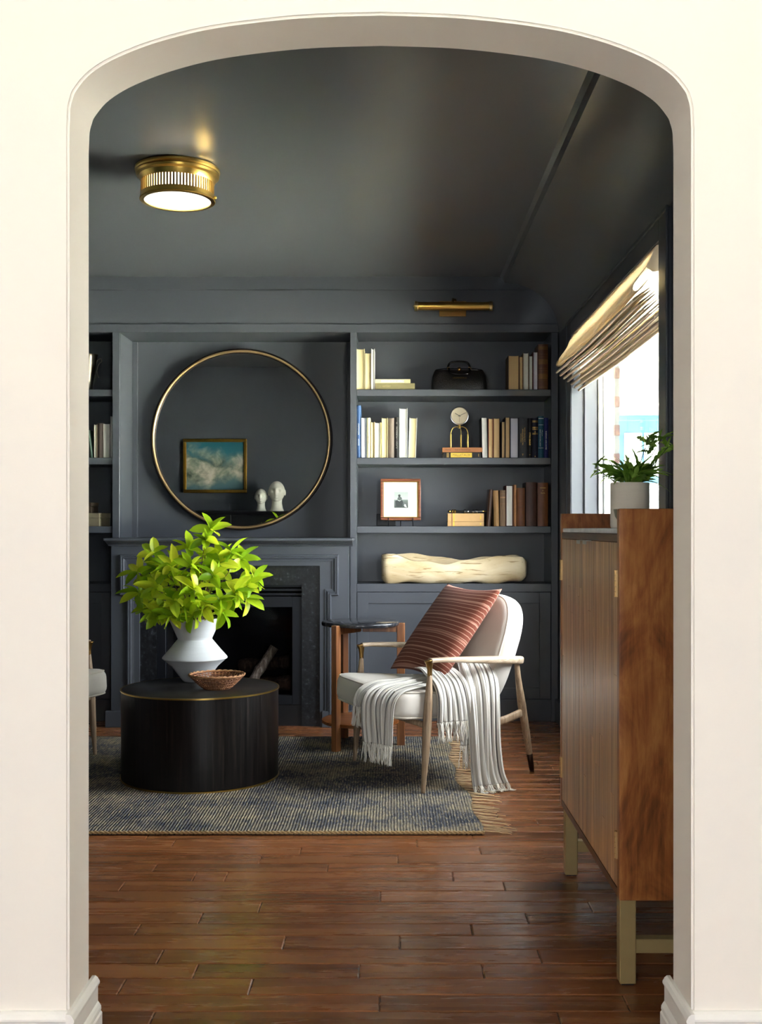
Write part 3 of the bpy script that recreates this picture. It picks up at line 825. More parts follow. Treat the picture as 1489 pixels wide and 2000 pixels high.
def pilf(sign):
    def f(u, v):
        a, b = 2*u-1, 2*v-1
        x = A*a*(1-.09*(1-b*b)); hgt = A*b*(1-.09*(1-a*a))
        th = .062*((1-a*a)*(1-b*b))**.42
        p = Vector((.0, .115, .215))+Vector((1, 0, 0))*x+hv*hgt+tv*(th*sign)+Vector((0, 0, (.0015*math.sin(4*a+3*b))*(1-a*a)))
        return p
    return f
bm = grid(NB(), 32, 32, pilf(1)); b2 = grid(NB(), 32, 32, pilf(-1))
me = bpy.data.meshes.new('q'); b2.to_mesh(me); b2.free(); bm.from_mesh(me); bpy.data.meshes.remove(me)
bmesh.ops.remove_doubles(bm, verts=bm.verts, dist=.0005)
po = obj('cover', bm, M_pil, pl, True)

# ---- striped throw blanket
def throw_mat():
    m = NT('striped_gauze', .95, 0, '#e8e4da', .1); tc = m.n('TexCoord'); s = m.n('SeparateXYZ', {0: tc.outputs['UV']})
    U = s.outputs[0]
    def line(per, off, w):
        f = m.math('FRACT', m.math('ADD', m.math('MULTIPLY', U, per), off)); return m.math('LESS_THAN', m.math('ABSOLUTE', m.math('SUBTRACT', f, .5)), w)
    c = m.mix(m.noise(m.coords('UV', (60, 4, 1)), 1, 2), '#e2ded6', '#cbc5b9')
    c = m.mix(m.math('MULTIPLY', line(22, .2, .10), .5), c, '#b5a996'); c = m.mix(m.math('MULTIPLY', line(7, .3, .06), .9), c, '#403e40')
    m.col(c); m.bump(m.math('SINE', m.math('MULTIPLY', U, 2*PI*26)), .35, .003)
    tl = m.n('BsdfTranslucent', {'Color': (.8, .76, .68, 1)}); mx = m.n('MixShader', {0: .2, 1: m.b.outputs[0], 2: tl.outputs[0]})
    m.l(mx.outputs[0], m.t.nodes['Material Output'].inputs[0]); return m.m
M_throw = throw_mat(); M_tas = fabric('throw_tassel_cotton', '#ded8cc', '#bfb7a8', 500)
tb = thing('throw_blanket', 'white throw blanket with thin dark stripes draped over lounge chair', 'blanket', Mch @ Vector((.2, .15, .44)), CR)
off = Vector((.2, .15, .44))
rt = random.Random(31)
def drape(stations, amp, freq, ph, nu=48, m=6, fr=.085, flare=.6, seed=1):
    Cn = catmull([s[0] for s in stations], m); Hw = catmull([s[1] for s in stations], m); N = len(Cn)-1
    nrm = []
    for i in range(N+1):
        t = (Cn[min(i+1, N)]-Cn[max(i-1, 0)]).normalized(); n = Hw[i].normalized().cross(t).normalized(); nrm.append(n)
    def f(u, v):
        i = min(N, int(round(v*N))); a = 2*u-1; g = min(1, v*1.6)
        w = amp*(.25+.75*g)
        uu = u+.06*math.sin(3*v+ph+5*u); d = w*(math.sin(2*PI*freq*uu+ph+v*2.2)*(.6+.4*math.sin(5*u+ph))+.45*math.sin(2*PI*freq*2.3*u+ph*2-v*3)+.5*math.sin(2*PI*u+v*4+ph))
        return Cn[i]+Hw[i]*a+nrm[i]*d-off
    bm = grid(NB(), nu, N, f)
    o = obj('cloth', bm, M_throw, tb, True); md = o.modifiers.new('thick', 'SOLIDIFY'); md.thickness = .003; md.offset = 0
    fb = NB(); k = 0
    if fr:
        for q in range(int(nu*1.1)):
            u = q/(nu*1.1-1); p = f(u, 1.0); tip = Vector((rt.uniform(-.012, .012), rt.uniform(-.012, .012), 0)); grp = .006*math.sin(q*1.1)
            d = (Cn[-1]-Cn[-2]).normalized(); P = []
            zf = -off.z+.004
            for s in range(7):
                t = s/6; pt = p+d*fr*t*rt.uniform(.95, 1.05)+tip*t+Hw[-1].normalized()*grp*math.sin(t*3)+Vector((rt.uniform(-.0025, .0025), rt.uniform(-.0025, .0025), 0))
                if pt.z < zf: pt.z = zf+rt.uniform(0, .004)
                P.append(pt)
            tube(fb, P, [.0022]*6+[.0012], 4)
        obj('fringe', fb, M_tas, tb, True, stuff=True)
V3 = Vector
X_ = lambda w: V3((w, 0, 0))
Y_ = lambda w: V3((0, w, 0))
H1 = V3((.086, .036, 0))
drape([(V3((.17, .25, .485)), X_(.10)), (V3((.195, .14, .472)), X_(.105)), (V3((.225, .02, .458)), V3((.10, .015, 0))), (V3((.243, -.075, .449)), V3((.092, .03, 0))), (V3((.252, -.13, .432)), H1), (V3((.256, -.162, .39)), H1), (V3((.258, -.168, .32)), H1*.97), (V3((.258, -.166, .26)), H1*.93), (V3((.256, -.163, .215)), H1*.88)], .007, 4.2, .4)
drape([(V3((.11, .12, .470)), X_(.04)), (V3((.115, 0, .456)), X_(.045)), (V3((.115, -.10, .452)), X_(.045)), (V3((.115, -.165, .425)), X_(.042)), (V3((.115, -.192, .385)), X_(.036)), (V3((.115, -.196, .355)), X_(.032))], .005, 2, 1.0, 20)
drape([(V3((.08, .17, .50)), Y_(.07)), (V3((.17, .16, .505)), Y_(.08)), (V3((.26, .145, .49)), Y_(.085)), (V3((.33, .14, .462)), Y_(.08)), (V3((.366, .138, .42)), Y_(.078)), (V3((.378, .138, .37)), Y_(.08)), (V3((.38, .14, .305)), Y_(.085))], .008, 3, 2.0)
drape([(V3((.08, .36, .52)), Y_(.06)), (V3((.17, .345, .525)), Y_(.075)), (V3((.25, .32, .505)), Y_(.085)), (V3((.32, .30, .465)), Y_(.088)), (V3((.366, .285, .40)), Y_(.085)), (V3((.384, .28, .30)), Y_(.082)), (V3((.392, .28, .18)), Y_(.08)), (V3((.40, .285, .08)), Y_(.082)), (V3((.415, .29, .03)), Y_(.088))], .015, 3.3, .2, 60)
drape([(V3((.345, .225, .44)), Y_(.03)), (V3((.362, .22, .36)), Y_(.04)), (V3((.37, .22, .27)), Y_(.05)), (V3((.375, .22, .2)), Y_(.055))], .008, 2, .8, 24, fr=.1)
# ---- tall wooden bar cabinet
CX0, CX1, CY0, CY1, CZ0, CZT = .551, .955, 2.652, 3.585, .217, 1.168
bc = thing('bar_cabinet', 'tall walnut bar cabinet with slatted doors and marble top', 'cabinet', (.753, 3.118, 0))
def mango():
    m = NT('mango_wood', .36, 0, '#8a5428', .4)
    v = m.coords('Object', (3.2, 5, 1.6)); n = m.noise(v, 1.3, 5, .6, 2.8)
    v2 = m.coords('Object', (60, 60, 5)); n2 = m.noise(v2, 1.5, 4, .65, .5)
    f = m.math('ADD', m.math('MULTIPLY', n, .68), m.math('MULTIPLY', n2, .32))
    c = m.ramp(f, [(.34, '#5e3318'), (.46, '#8a5128'), (.56, '#a36a38'), (.70, '#bb864e')])
    m.col(c); m.bump(n2, .12, .001); return m.m
M_mango = mango()
def stave_mat():
    m = NT('walnut_stave', .34, 0, '#7a5232', .4)
    v = m.coords('Object', (30, 30, 1.3), True); n = m.noise(v, 1.6, 5, .6, .5)
    c = m.ramp(n, [(.32, '#8a6040'), (.5, '#b98a5c'), (.7, '#d6b188')])
    oi = m.n('ObjectInfo'); k = m.math('ADD', m.math('MULTIPLY', oi.outputs['Random'], .34), .82); kk = m.n('CombineXYZ', {0: k, 1: k, 2: k}).outputs[0]
    m.col(m.mix(1.0, c, kk, 'MULTIPLY')); m.bump(n, .1, .001); return m.m
M_stave = stave_mat()
M_rail = wood('dark_rail_wood', '#3a2012', '#59341d', '#744829', 'y', 2, .4, False)
obj('side_panel', B(CX0, CX1, CY0, CY0+.028, CZ0, CZT, .0025, 2), M_mango, bc, world=True)
obj('side_panel', B(CX0, CX1, CY1-.028, CY1, CZ0, CZT, .0025, 2), M_mango, bc, world=True)
obj('back_panel', B(CX1-.02, CX1-.002, CY0+.028, CY1-.028, CZ0, CZT-.02), M_mango, bc, world=True)
obj('base_panel', B(CX0+.001, CX1-.02, CY0+.028, CY1-.028, CZ0+.001, CZ0+.021), M_rail, bc, world=True)
obj('top_rail', B(CX0+.001, CX1-.02, CY0+.028, CY1-.028, 1.0875, 1.1065, .001), M_rail, bc, world=True)
def marble():
    m = NT('white_marble', .2, 0, '#ecebe8'); n = m.noise(m.coords('Object'), 7, 6, .65, 1.5); m.col(m.ramp(n, [(.4, '#dcdcdb'), (.55, '#eeedea'), (.7, '#f3f2ef')])); return m.m
obj('marble_top', B(CX0+.004, CX1-.02, CY0+.0285, CY1-.0285, 1.107, 1.1205, .003, 3), marble(), bc, world=True)
dz0, dz1 = .2395, 1.0855
ym = (CY0+CY1)/2; rs = random.Random(9)
for d0, d1 in ((CY0+.030, ym-.001), (ym+.001, CY1-.030)):
    dr = obj('door', B(CX0+.008, CX0+.019, d0, d1, dz0, dz1), M_rail, bc, world=True)
    yy = d0; n = 11; wv = [rs.uniform(.7, 1.3) for _ in range(n)]; tot = sum(wv)
    for w in wv:
        w = w/tot*(d1-d0); cut = rs.uniform(.3, .95) if rs.random() < .75 else None
        segs = [(dz0, dz1)] if cut is None else [(dz0, cut), (cut, dz1)]
        for a, b in segs:
            hx = CX0+.0015+rs.uniform(0, .0006)
            o = obj('stave', B(hx, CX0+.0085, yy+.0002, yy+w-.0002, a+.0002, b-.0002, .0004), M_stave, dr, world=True)
        yy += w
    yh = (d1-.05 if d0 < ym-.1 else d0+.05)
    hb = NB(); box(hb, CX0-.012, CX0+.004, yh-.025, yh+.025, dz1-.001, dz1+.0015, .0004); box(hb, CX0-.0125, CX0-.0105, yh-.025, yh+.025, dz1-.010, dz1+.0014, .0004)
    obj('pull', hb, plain('steel_pull', '#b9b6ae', .3, 1), dr, world=True)
    ye = d0 if d0 < ym-.1 else d1
    for zc in (.345, .985):
        hb = NB(); box(hb, CX0-.003, CX0+.003, ye-.008, ye+.008, zc-.033, zc+.033, .0006)
        for q in range(5): lathe(hb, [(.0032, 0), (.0032, .0122)], 10, T(CX0-.003, ye, zc-.033+q*.0134))
        obj('hinge', hb, bpy.data.materials.get('hinge_brass') or plain('hinge_brass', '#c8a878', .4, .9), dr, world=True)
M_cleg = plain('bronze_painted_metal', '#ab9464', .45, .35, var=.15, vs=12)
for y0 in (CY0+.026, CY1-.065):
    bm = NB()
    box(bm, CX0+.007, CX0+.047, y0, y0+.04, .004, CZ0+.0005, .002); lg = obj('leg', bm, M_cleg, bc, world=True)
    obj('foot_pad', B(CX0+.012, CX0+.042, y0+.004, y0+.036, 0, .005), M_black, lg, world=True)
    lg = obj('leg', B(CX1-.047, CX1-.007, y0, y0+.04, .004, CZ0+.0005, .002), M_cleg, bc, world=True)
    obj('foot_pad', B(CX1-.042, CX1-.012, y0+.004, y0+.036, 0, .005), M_black, lg, world=True)
    obj('stretcher', B(CX0+.046, CX1-.046, y0+.004, y0+.036, .078, .112, .0015), M_cleg, bc, world=True)

# ---- potted fern and bowl on the cabinet
TOPZ = 1.1205
M_pot = ceramic('cream_stoneware_pot', '#e2d9cb', '#d3c8b8', .7)
pt = thing('plant_pot', 'plain cream cylindrical plant pot on bar cabinet', 'pot', (.674, 3.1, TOPZ))
obj('body', lathe(NB(), [(0, 0), (.050, 0), (.0535, .003), (.0545, .01), (.0545, .126), (.053, .1285), (.050, .1285), (.0495, .12), (.0495, .105), (0, .105)], 56, caps=False), M_pot, pt, ang=40)
obj('soil', lathe(NB(), [(0, .108), (.049, .107)], 30, caps=False), plain('potting_soil', '#2a1d14', 1, var=.4, vs=200), pt)
fn = thing('fern', 'green fern with narrow lobed fronds growing in cream pot', 'plant', (.674, 3.1, TOPZ+.107))
M_fern = leaf_mat('fern_green', ['#5f8e2e', '#93c048', '#bfdc70'], .6, .45)
def frond_mesh(L, Wd, curl, lobes):
    bm = NB(); N = 14; rows = []
    for i in range(N+1):
        t = i/N; w = Wd*(math.sin(PI*min(1, t*.93+.05))**.7)*(1-.3*t); 
        if lobes: w *= .45+.55*abs(math.sin(t*PI*lobes))
        if i == N: w = .0004
        rows.append([bm.verts.new((sx*w, L*t*(1-.15*curl*t), L*(-curl*t*t*.8)+abs(sx)*w*.3)) for sx in (-1, 0, 1)])
    for a, b in zip(rows, rows[1:]):
        for k in range(2): bm.faces.new((a[k], a[k+1], b[k+1], b[k]))
    me = bpy.data.meshes.new('frond'); bm.to_mesh(me); bm.free(); me.materials.append(M_fern); me.shade_smooth(); return me
fronds = [frond_mesh(.10, .015, .5, 4), frond_mesh(.12, .016, .8, 5), frond_mesh(.085, .016, .3, 3), frond_mesh(.11, .009, 1.0, 0), frond_mesh(.07, .012, .2, 2)]
rg = random.Random(4)
for k in range(105):
    a = rg.uniform(0, 2*PI); el = rg.uniform(.15, 1.25)
    d = Vector((math.cos(a)*math.cos(el), math.sin(a)*math.cos(el), math.sin(el)+.2))
    p = Vector((math.cos(a)*.028*rg.random(), math.sin(a)*.028*rg.random(), .015+rg.uniform(0, .03)))
    place_leaf(fn, rg.choice(fronds), p, d, rg.uniform(-1, 1), rg.uniform(.55, .95), 'frond')
# long stems leaning to the right with leaf tufts
sb = NB()
for ex, ey, ez in ((.085, -.02, .145), (.065, .01, .13), (.10, -.03, .12), (.05, -.02, .15), (-.075, -.01, .045), (-.06, .0, .085), (-.1, 0.0, .065)):
    P = catmull([(ex*.2, ey*.2, .0), (ex*.5, ey*.5, ez*.45), (ex*.85, ey*.85, ez*.85), (ex, ey, ez)], 5); tube(sb, P, [.0011]*len(P), 5)
    for q in range(8 if ex > 0 else 3):
        a = rg.uniform(0, 2*PI); d = Vector((math.cos(a)+.25, math.sin(a)*.6, math.sin(a*1.7)*.8+.2))
        place_leaf(fn, rg.choice((fronds[2], fronds[4], fronds[0])), P[rg.randint(9, 15)], d, rg.uniform(-1, 1), rg.uniform(.45, .72), 'frond')
obj('stems', sb, plain('dark_stem', '#31351b', .6), fn, True)
bw = thing('grey_green_bowl', 'small grey-green bowl behind raised end of bar cabinet', 'bowl', (.632, 2.845, TOPZ))
obj('body', lathe(NB(), [(0, 0), (.022, 0), (.024, .003), (.040, .014), (.051, .030), (.0555, .0495), (.053, .0495), (.048, .032), (.036, .017), (0, .008)], 48, caps=False), ceramic('grey_green_glaze', '#7d7a66', '#6a6755', .35), bw, ang=50)

# ---- roman shade
def linen(nm='linen_shade', tr=.55):
    m = NT(nm, .9, 0, '#d6c8b2', .1); v = m.coords('Object')
    n = m.noise(m.coords('Object', (200, 40, 200)), 1, 2); c = m.mix(n, '#e9dcc6', '#dbccb3'); m.col(c); m.bump(n, .2, .001)
    tl = m.n('BsdfTranslucent', {'Color': (.90, .85, .76, 1)}); mx = m.n('MixShader', {0: tr, 1: m.b.outputs[0], 2: tl.outputs[0]})
    m.l(mx.outputs[0], m.t.nodes['Material Output'].inputs[0]); return m.m
M_linen = linen(); M_linen2 = linen('lined_linen_fold', .22)
rsx = thing('roman_shade', 'cream linen roman shade pulled up in soft folds', 'window shade', (.95, 4.89, 2.14))
SY0, SY1 = 3.965, 5.82
def shade_strip(prof, wob, ph, nu=60):
    """profile (x,z) swept along the window with soft waviness"""
    n = len(prof)-1; P = catmull([(x, 0, z) for x, z in prof], 6); N = len(P)-1
    def f(u, v):
        p = P[int(round(v*N))]; y = SY0+(SY1-SY0)*u
        w = wob*v*(math.sin(u*9+ph)+.6*math.sin(u*21+ph*2))
        return (p.x-w*.5, y, p.z+w*.7-.012*math.sin(PI*u)*v)
    return grid(NB(), nu, N, f)
bm = shade_strip([(.958, 2.146), (.946, 2.12), (.925, 2.075), (.893, 2.03), (.876, 2.005), (.873, 1.985), (.885, 1.978), (.905, 1.988), (.93, 2.02)], .0028, .5)
o = obj('valance', bm, M_linen, rsx, True, True); md = o.modifiers.new('t', 'SOLIDIFY'); md.thickness = .002
obj('headrail', B(.958, .985, SY0, SY1, 2.118, 2.148, .002), M_linen, rsx, world=True)
obj('side_return', prism(NB(), [(.959, 2.147), (.942, 2.11), (.922, 2.066), (.945, 2.05), (.99, 2.055), (.99, 2.147)], 'y', SY0-.002, SY0+.001), M_linen2, rsx, world=True)
for k in range(7):
    x = .872+.0195*k; z = 1.952-.0155*k
    pr = [(x+.062, z+.042+.004*k), (x+.03, z+.022), (x+.006, z+.006), (x-.001, z-.003), (x+.003, z-.009), (x+.012, z-.005), (x+.034, z+.012), (x+.066, z+.030+.004*k)]
    o = obj('fold', shade_strip(pr, .0012, k*.15), M_linen2, rsx, True, True); md = o.modifiers.new('t', 'SOLIDIFY'); md.thickness = .0025
bm = shade_strip([(1.0, 2.13), (1.003, 2.0), (1.005, 1.88)], .001, 0)
o = obj('lining', bm, M_linen, rsx, True, True); md = o.modifiers.new('t', 'SOLIDIFY'); md.thickness = .0015

# ---- round mirror
MX, MZ, MR = -.9135, 1.659, .551
mr = thing('round_mirror', 'large round mirror with thin gold and bronze frame', 'mirror', (MX, 6.642, MZ))
mr.rotation_euler = (math.radians(1.0), 0, 0)
FR = RX(PI/2)
def ringY(prof): return lathe(NB(), prof+[prof[0]], 160, RX(PI/2), caps=False)
# profile (radius, depth towards the room)
obj('frame', ringY([(MR-.030, -.028), (MR, -.028), (MR, .012), (MR-.004, .020), (MR-.009, .021), (MR-.011, .016), (MR-.024, .016), (MR-.026, .012), (MR-.030, .008)]), plain('dark_bronze_frame', '#2c2119', .4, .7), mr, ang=35)
obj('gold_bead', ringY([(MR-.0105, .015), (MR-.0105, .0225), (MR-.013, .0255), (MR-.019, .0265), (MR-.023, .0245), (MR-.025, .015)]), plain('gold_leaf', '#c9a878', .38, .9), mr, ang=35)
obj('mirror_glass', lathe(NB(), [(0, -.02), (MR-.028, -.02), (MR-.028, .004), (0, .004)], 160, RX(PI/2)), plain('mirror_silver', '#d4d6d6', .012, 1), mr)

# ---- flush ceiling light
cl = thing('flush_ceiling_light', 'round brass flush ceiling light with slotted band and white diffuser', 'ceiling light', (-.874, 4.46, 2.586))
obj('canopy', lathe(NB(), [(.150, 0), (.166, 0), (.171, -.006), (.171, -.014), (.166, -.019), (.169, -.025), (.166, -.034), (.156, -.040), (.152, -.052), (.148, -.060), (.143, -.060), (.143, -.03), (.15, 0)], 96, caps=False), M_brass, cl, ang=35)
bm = lathe(NB(), [(.1475, -.108), (.1475, -.124), (.151, -.126), (.1525, -.131), (.149, -.134), (.134, -.134), (.134, -.128), (.1435, -.122), (.1435, -.108), (.1475, -.108)], 96, caps=False)
obj('lower_ring', bm, M_brass, cl, ang=35)
bm = NB()
for k in range(72):
    a = 2*PI*k/72; b_ = box(NB(), .1438, .1472, -.0034, .0034, -.109, -.058); b_.transform(RZ(a))
    me = bpy.data.meshes.new('q'); b_.to_mesh(me); b_.free(); bm.from_mesh(me); bpy.data.meshes.remove(me)
obj('slotted_band', bm, M_brass, cl, stuff=True)
def emit(nm, col, st):
    m = NT(nm, .5, 0, '#ffffff'); m.b.inputs['Emission Color'].default_value = col; m.b.inputs['Emission Strength'].default_value = st; return m.m
obj('diffuser', lathe(NB(), [(.139, -.055), (.139, -.122), (.1345, -.1295), (.13, -.1305), (0, -.1305)], 96, caps=False), emit('lamp_diffuser', (1, .98, .95, 1), .35), cl, ang=40)
bm = lathe(NB(), [(0, 0), (.006, 0), (.007, .004), (.006, .010), (0, .012)], 16, T(.1475, 0, -.118) @ RY(PI/2)); obj('thumbscrew', bm, M_brass, cl, True)

# ---- brass picture light over the bookcase
YL = 6.27
plx0, plx1 = (812-766)*YL/2137, (960-766)*YL/2137; plz = EYE+(1032-598)*YL/2137
pc = thing('picture_light', 'brass tube picture light mounted above the bookcase', 'wall light', ((plx0+plx1)/2, 6.36, plz))
hl = (plx1-plx0)/2
obj('backplate', B(-.078, .078, -.014, .005, -.043, .045, .003, 2), M_brass_old, pc)
bm = NB()
lathe(bm, [(.0235, -hl), (.0235, hl)], 40, T(0, -.09, 0) @ RY(PI/2)); obj('tube_shade', bm, M_brass, pc, ang=40)
for s in (-1, 1):
    obj('end_cap', lathe(NB(), [(0, -.010), (.004, -.013), (.008, -.008), (.026, -.006), (.028, -.003), (.028, .012), (.0245, .014), (0, .014)] if s < 0 else [(0, -.014), (.0245, -.014), (.028, -.012), (.028, .003), (.026, .006), (.008, .008), (.004, .013), (0, .010)], 32, T(s*hl, -.09, 0) @ RY(PI/2)), plain('pale_brass' , '#cdb27a', .35, 1), pc, ang=40)
bm = tube(NB(), catmull([(0, -.01, .045), (0, -.03, .05), (0, -.065, .045), (0, -.088, .02)], 5), .006, 10); lathe(bm, [(.010, -.012), (.012, 0), (.010, .012)], 16, T(.008, -.014, .047) @ RY(PI/2)); obj('arm', bm, M_brass_old, pc, True)

# ---- things on the front wall inside the room, seen in the mirror
pa = thing('cloud_painting', 'gold framed painting of clouds reflected in round mirror', 'painting', (-1.772, 2.302, 1.595))
hw, hh = .319, .270
def cloud_mat():
    m = NT('cloud_canvas', .6, 0, '#2c5f66', .2); v = m.coords('Object', (1, 1, 1.25)); tc = m.n('TexCoord'); s = m.n('SeparateXYZ', {0: tc.outputs['Object']})
    n = m.noise(v, 4.6, 7, .55, .5)
    # cloud bank: heavy across the middle, thinning to open sky at the top right of the canvas
    bank = m.math('SUBTRACT', .92, m.math('MULTIPLY', m.math('ABSOLUTE', m.math('ADD', s.outputs[2], .01)), 2.3))
    bank = m.math('ADD', bank, m.math('MULTIPLY', s.outputs[0], -.35))
    f = m.math('MULTIPLY', m.math('ADD', n, .05), bank)
    sky = m.ramp(m.math('ADD', m.math('MULTIPLY', s.outputs[2], 1.6), .5), [(.05, '#12201f'), (.15, '#4b6a70'), (.4, '#4f6a63'), (.7, '#2e6b76'), (1, '#1d535f')])
    c = m.mix(m.ramp(f, [(.26, 0.0), (.44, .9)]), sky, m.ramp(m.noise(v, 7, 6, .6, .4), [(.35, '#3f4c40'), (.5, '#8f907c'), (.66, '#d2c3ad')]))
    m.col(c); return m.m
obj('canvas', B(-hw+.025, hw-.025, 0, .018, -hh+.025, hh-.025), cloud_mat(), pa)
for nm, (a, b, c, d) in (('frame_rail', (-hw, hw, hh-.032, hh)), ('frame_rail', (-hw, hw, -hh, -hh+.032)), ('frame_stile', (-hw, -hw+.032, -hh+.031, hh-.031)), ('frame_stile', (hw-.032, hw, -hh+.031, hh-.031))):
    obj(nm, B(a, b, 0, .034, c, d, .007, 3), M_gilt, pa)
tc_ = thing('black_cupboard', 'tall black cupboard under cloud painting, seen in mirror', 'cupboard', (-1.5, 2.53, 0))
M_blk = plain('black_lacquer', '#08080a', .35)
obj('body', B(-.60, .50, -.2, .19, .12, 1.125, .003), M_blk, tc_); obj('top', B(-.62, .52, -.21, .21, 1.125, 1.148, .004, 2), M_blk, tc_)
for a, b in ((-.59, -.055), (-.045, .49)):
    d = obj('door', B(a, b, .188, .206, .14, 1.11, .003, 2), M_blk, tc_); obj('knob', lathe(NB(), [(.006, 0), (.006, .012), (.014, .018), (.012, .028), (0, .03)], 20, T(b-.05 if a < -.1 else a+.05, .206, .6) @ RX(-PI/2)), M_brass, d, True)
for a in (-.57, .43):
    for b in (-.18, .14): obj('leg', B(a, a+.04, b, b+.04, 0, .125, .003), M_blk, tc_)
M_bust = plain('pale_plaster', '#d9d6c6', .7, var=.15, vs=30, bump=.3, bs=60, bd=.002)
def bust(label, x, y, H, w):
    t = thing('plaster_head', label, 'sculpture', (x, y, 1.148), 0, 'plaster heads on the black cupboard'); k = H
    def f(u, v):
        th = 2*PI*u; ph = PI*v; n = Vector((math.cos(th)*math.sin(ph), math.sin(th)*math.sin(ph), math.cos(ph)))
        taper = 1-.22*max(0, -n.z); p = Vector((n.x*.27*w*taper, n.y*.31*w*taper, n.z*.36)); fx = n.x; fz = n.z; front = max(0, n.y)
        p.y += front*(.085*math.exp(-(fx/.13)**2-((fz+.08)/.26)**2)-.06*math.exp(-((abs(fx)-.36)/.17)**2-((fz-.12)/.14)**2)+.04*math.exp(-((fx)/.3)**2-((fz-.32)/.09)**2)+.03*math.exp(-(fx/.22)**2-((fz+.5)/.07)**2)-.02*math.exp(-(fx/.25)**2-((fz+.58)/.04)**2)+.03*math.exp(-(fx/.25)**2-((fz+.78)/.12)**2))
        return (p+Vector((0, .03, .62)))*k
    obj('head', grid(NB(), 72, 56, f), M_bust, t, True)
    P = [(0, -.02*k, 0), (0, -.02*k, .1*k), (0, -.01*k, .25*k), (0, 0, .42*k)]; obj('neck', tube(NB(), catmull(P, 5), lerpl([.235*k*w, .19*k*w, .165*k*w, .17*k*w], 5), 28), M_bust, t, True)
    for s in (-1, 1):
        e = lathe(NB(), [(0, -.02), (.05, -.018), (.075, 0), (.05, .016), (.03, .008), (0, .004)], 20, Matrix.Diagonal((k, k, k, 1)) @ T(s*.265*w, .0, .60) @ RZ(s*.35) @ RY(s*PI/2) @ Matrix.Diagonal((1.35, .75, 1, 1))); obj('ear', e, M_bust, t, True)
bust('smaller of two pale plaster heads seen in round mirror', -1.286, 2.55, .222, 1.0)
bust('larger of two pale plaster heads seen in round mirror', -1.128, 2.57, .298, 1.0)
# ================================================================== SHELF CONTENTS
YBK = 6.392
def bx_(p): return (p-766)*YBK/2137
def bz_(p): return EYE-(p-1032)*YBK/2137
def page_mat(nm, a, b):
    m = NT(nm, .9, 0, a, .1); n = m.noise(m.coords('Object', (900, 3, 1.5), True), 1, 2); m.col(m.mix(n, a, b)); m.bump(n, .3, .0006); return m.m
PAGES = {'cream': page_mat('cream_pages', '#d2c49c', '#bcaa7a'), 'tan': page_mat('tan_pages', '#cdb083', '#b69768'), 'white': page_mat('white_pages', '#d6d4cc', '#c2bfb4'),
         'lilac': page_mat('cool_white_pages', '#d2d0d6', '#bcbac2'), 'grey': page_mat('pale_grey_pages', '#dcdad0', '#c4c2b6')}
_cv = {}
def cover_mat(c, leather=False):
    if (c, leather) not in _cv:
        m = NT('book_cover_'+c.lstrip('#'), .42 if leather else .6, 0, c, .35); v = m.coords('Object', (1, 1, 1), True); n = m.noise(v, 26, 5, .65)
        k = lin(c); d = tuple(x*(.45 if leather else .8) for x in k[:3])+(1,)
        m.col(m.mix(n, d, k)); m.bump(m.noise(v, 350), .3 if leather else .15, .0005); _cv[(c, leather)] = m.m
    return _cv[(c, leather)]
def book(p0, p1, ptop, zs, mode, cov, pages, label, lean=0, leather=False, group=None, depth=.165, yoff=0, text=None, tcol=None, bands=None, wd=None):
    x0, x1 = bx_(p0), bx_(p1); w = x1-x0 if wd is None else wd; h = bz_(ptop)-zs
    d = depth; t = min(.0028, w*.16); nm = 'book'
    o = thing(nm, label, 'book', ((x0+x1)/2, YBK+yoff, zs+.0004), 0, group)
    o.rotation_euler = (0, lean, 0)
    cm = cover_mat(cov, leather); pm = PAGES[pages]
    bm = NB()
    if mode == 'pages':
        box(bm, -w/2, -w/2+t, 0, d, 0, h, .0006); box(bm, w/2-t, w/2, 0, d, 0, h, .0006); box(bm, -w/2, w/2, d-t, d, 0, h, .0006)
        obj('cover', bm, cm, o)
        pb = NB(); n = 6
        poly = [(-w/2+t, d-t)]+[(-w/2+t+(w-2*t)*k/n, .004+.0035*math.sin(PI*k/n)) for k in range(n+1)]+[(w/2-t, d-t)]
        prism(pb, poly, 'z', .003, h-.004); obj('page_block', pb, pm, o)
    else:
        n = 8; poly = [(-w/2, d)]+[(-w/2+w*k/n, .006-.006*math.sin(PI*k/n)) for k in range(n+1)]+[(w/2, d)]
        inner = [(w/2-t, d)]+[(w/2-t-(w-2*t)*k/n, .006+t-.003*math.sin(PI*k/n)) for k in range(n+1)]+[(-w/2+t, d)]
        prism(bm, poly+inner, 'z', 0, h); obj('cover', bm, cm, o)
        pb = NB(); box(pb, -w/2+t, w/2-t, .008, d-.004, .003, h-.004); obj('page_block', pb, pm, o)
    if bands:
        for zf, th in bands:
            bb = NB(); n = 8
            poly = [(-w/2*.94+w*.94*k/n, .0054-.006*math.sin(PI*(.03+.94*k/n))-.0004) for k in range(n+1)]; poly += [(x, y+.0012) for x, y in poly[::-1]]
            prism(bb, poly, 'z', h*zf, h*zf+th); obj('gilt_band', bb, tcol or M_goldprint, o)
    if text:
        for s, size, zf, xo, up in text:
            Mx = T(xo*w, -.0009, h*zf) @ FRONT @ (RZ(PI/2) if up else Matrix.Identity(4))
            obj('lettering', text_bm(s, size, Mx, .0003), tcol or M_goldprint, o)
    return o
S1, S2, S3 = SHZ; SB = .798
g1, g2, g3, g4 = 'books at the left of the top shelf', 'books at the left of the middle shelf', 'books at the right of the top shelf', 'books at the right of the middle shelf'
book(696.8, 712.4, 681, S1, 'pages', '#d9cf9c', 'cream', 'thick cream book leftmost on the top shelf', group=g1)
book(712.7, 725, 689, S1, 'pages', '#6d5a3a', 'cream', 'shorter cream-paged book second from left on the top shelf', group=g1)
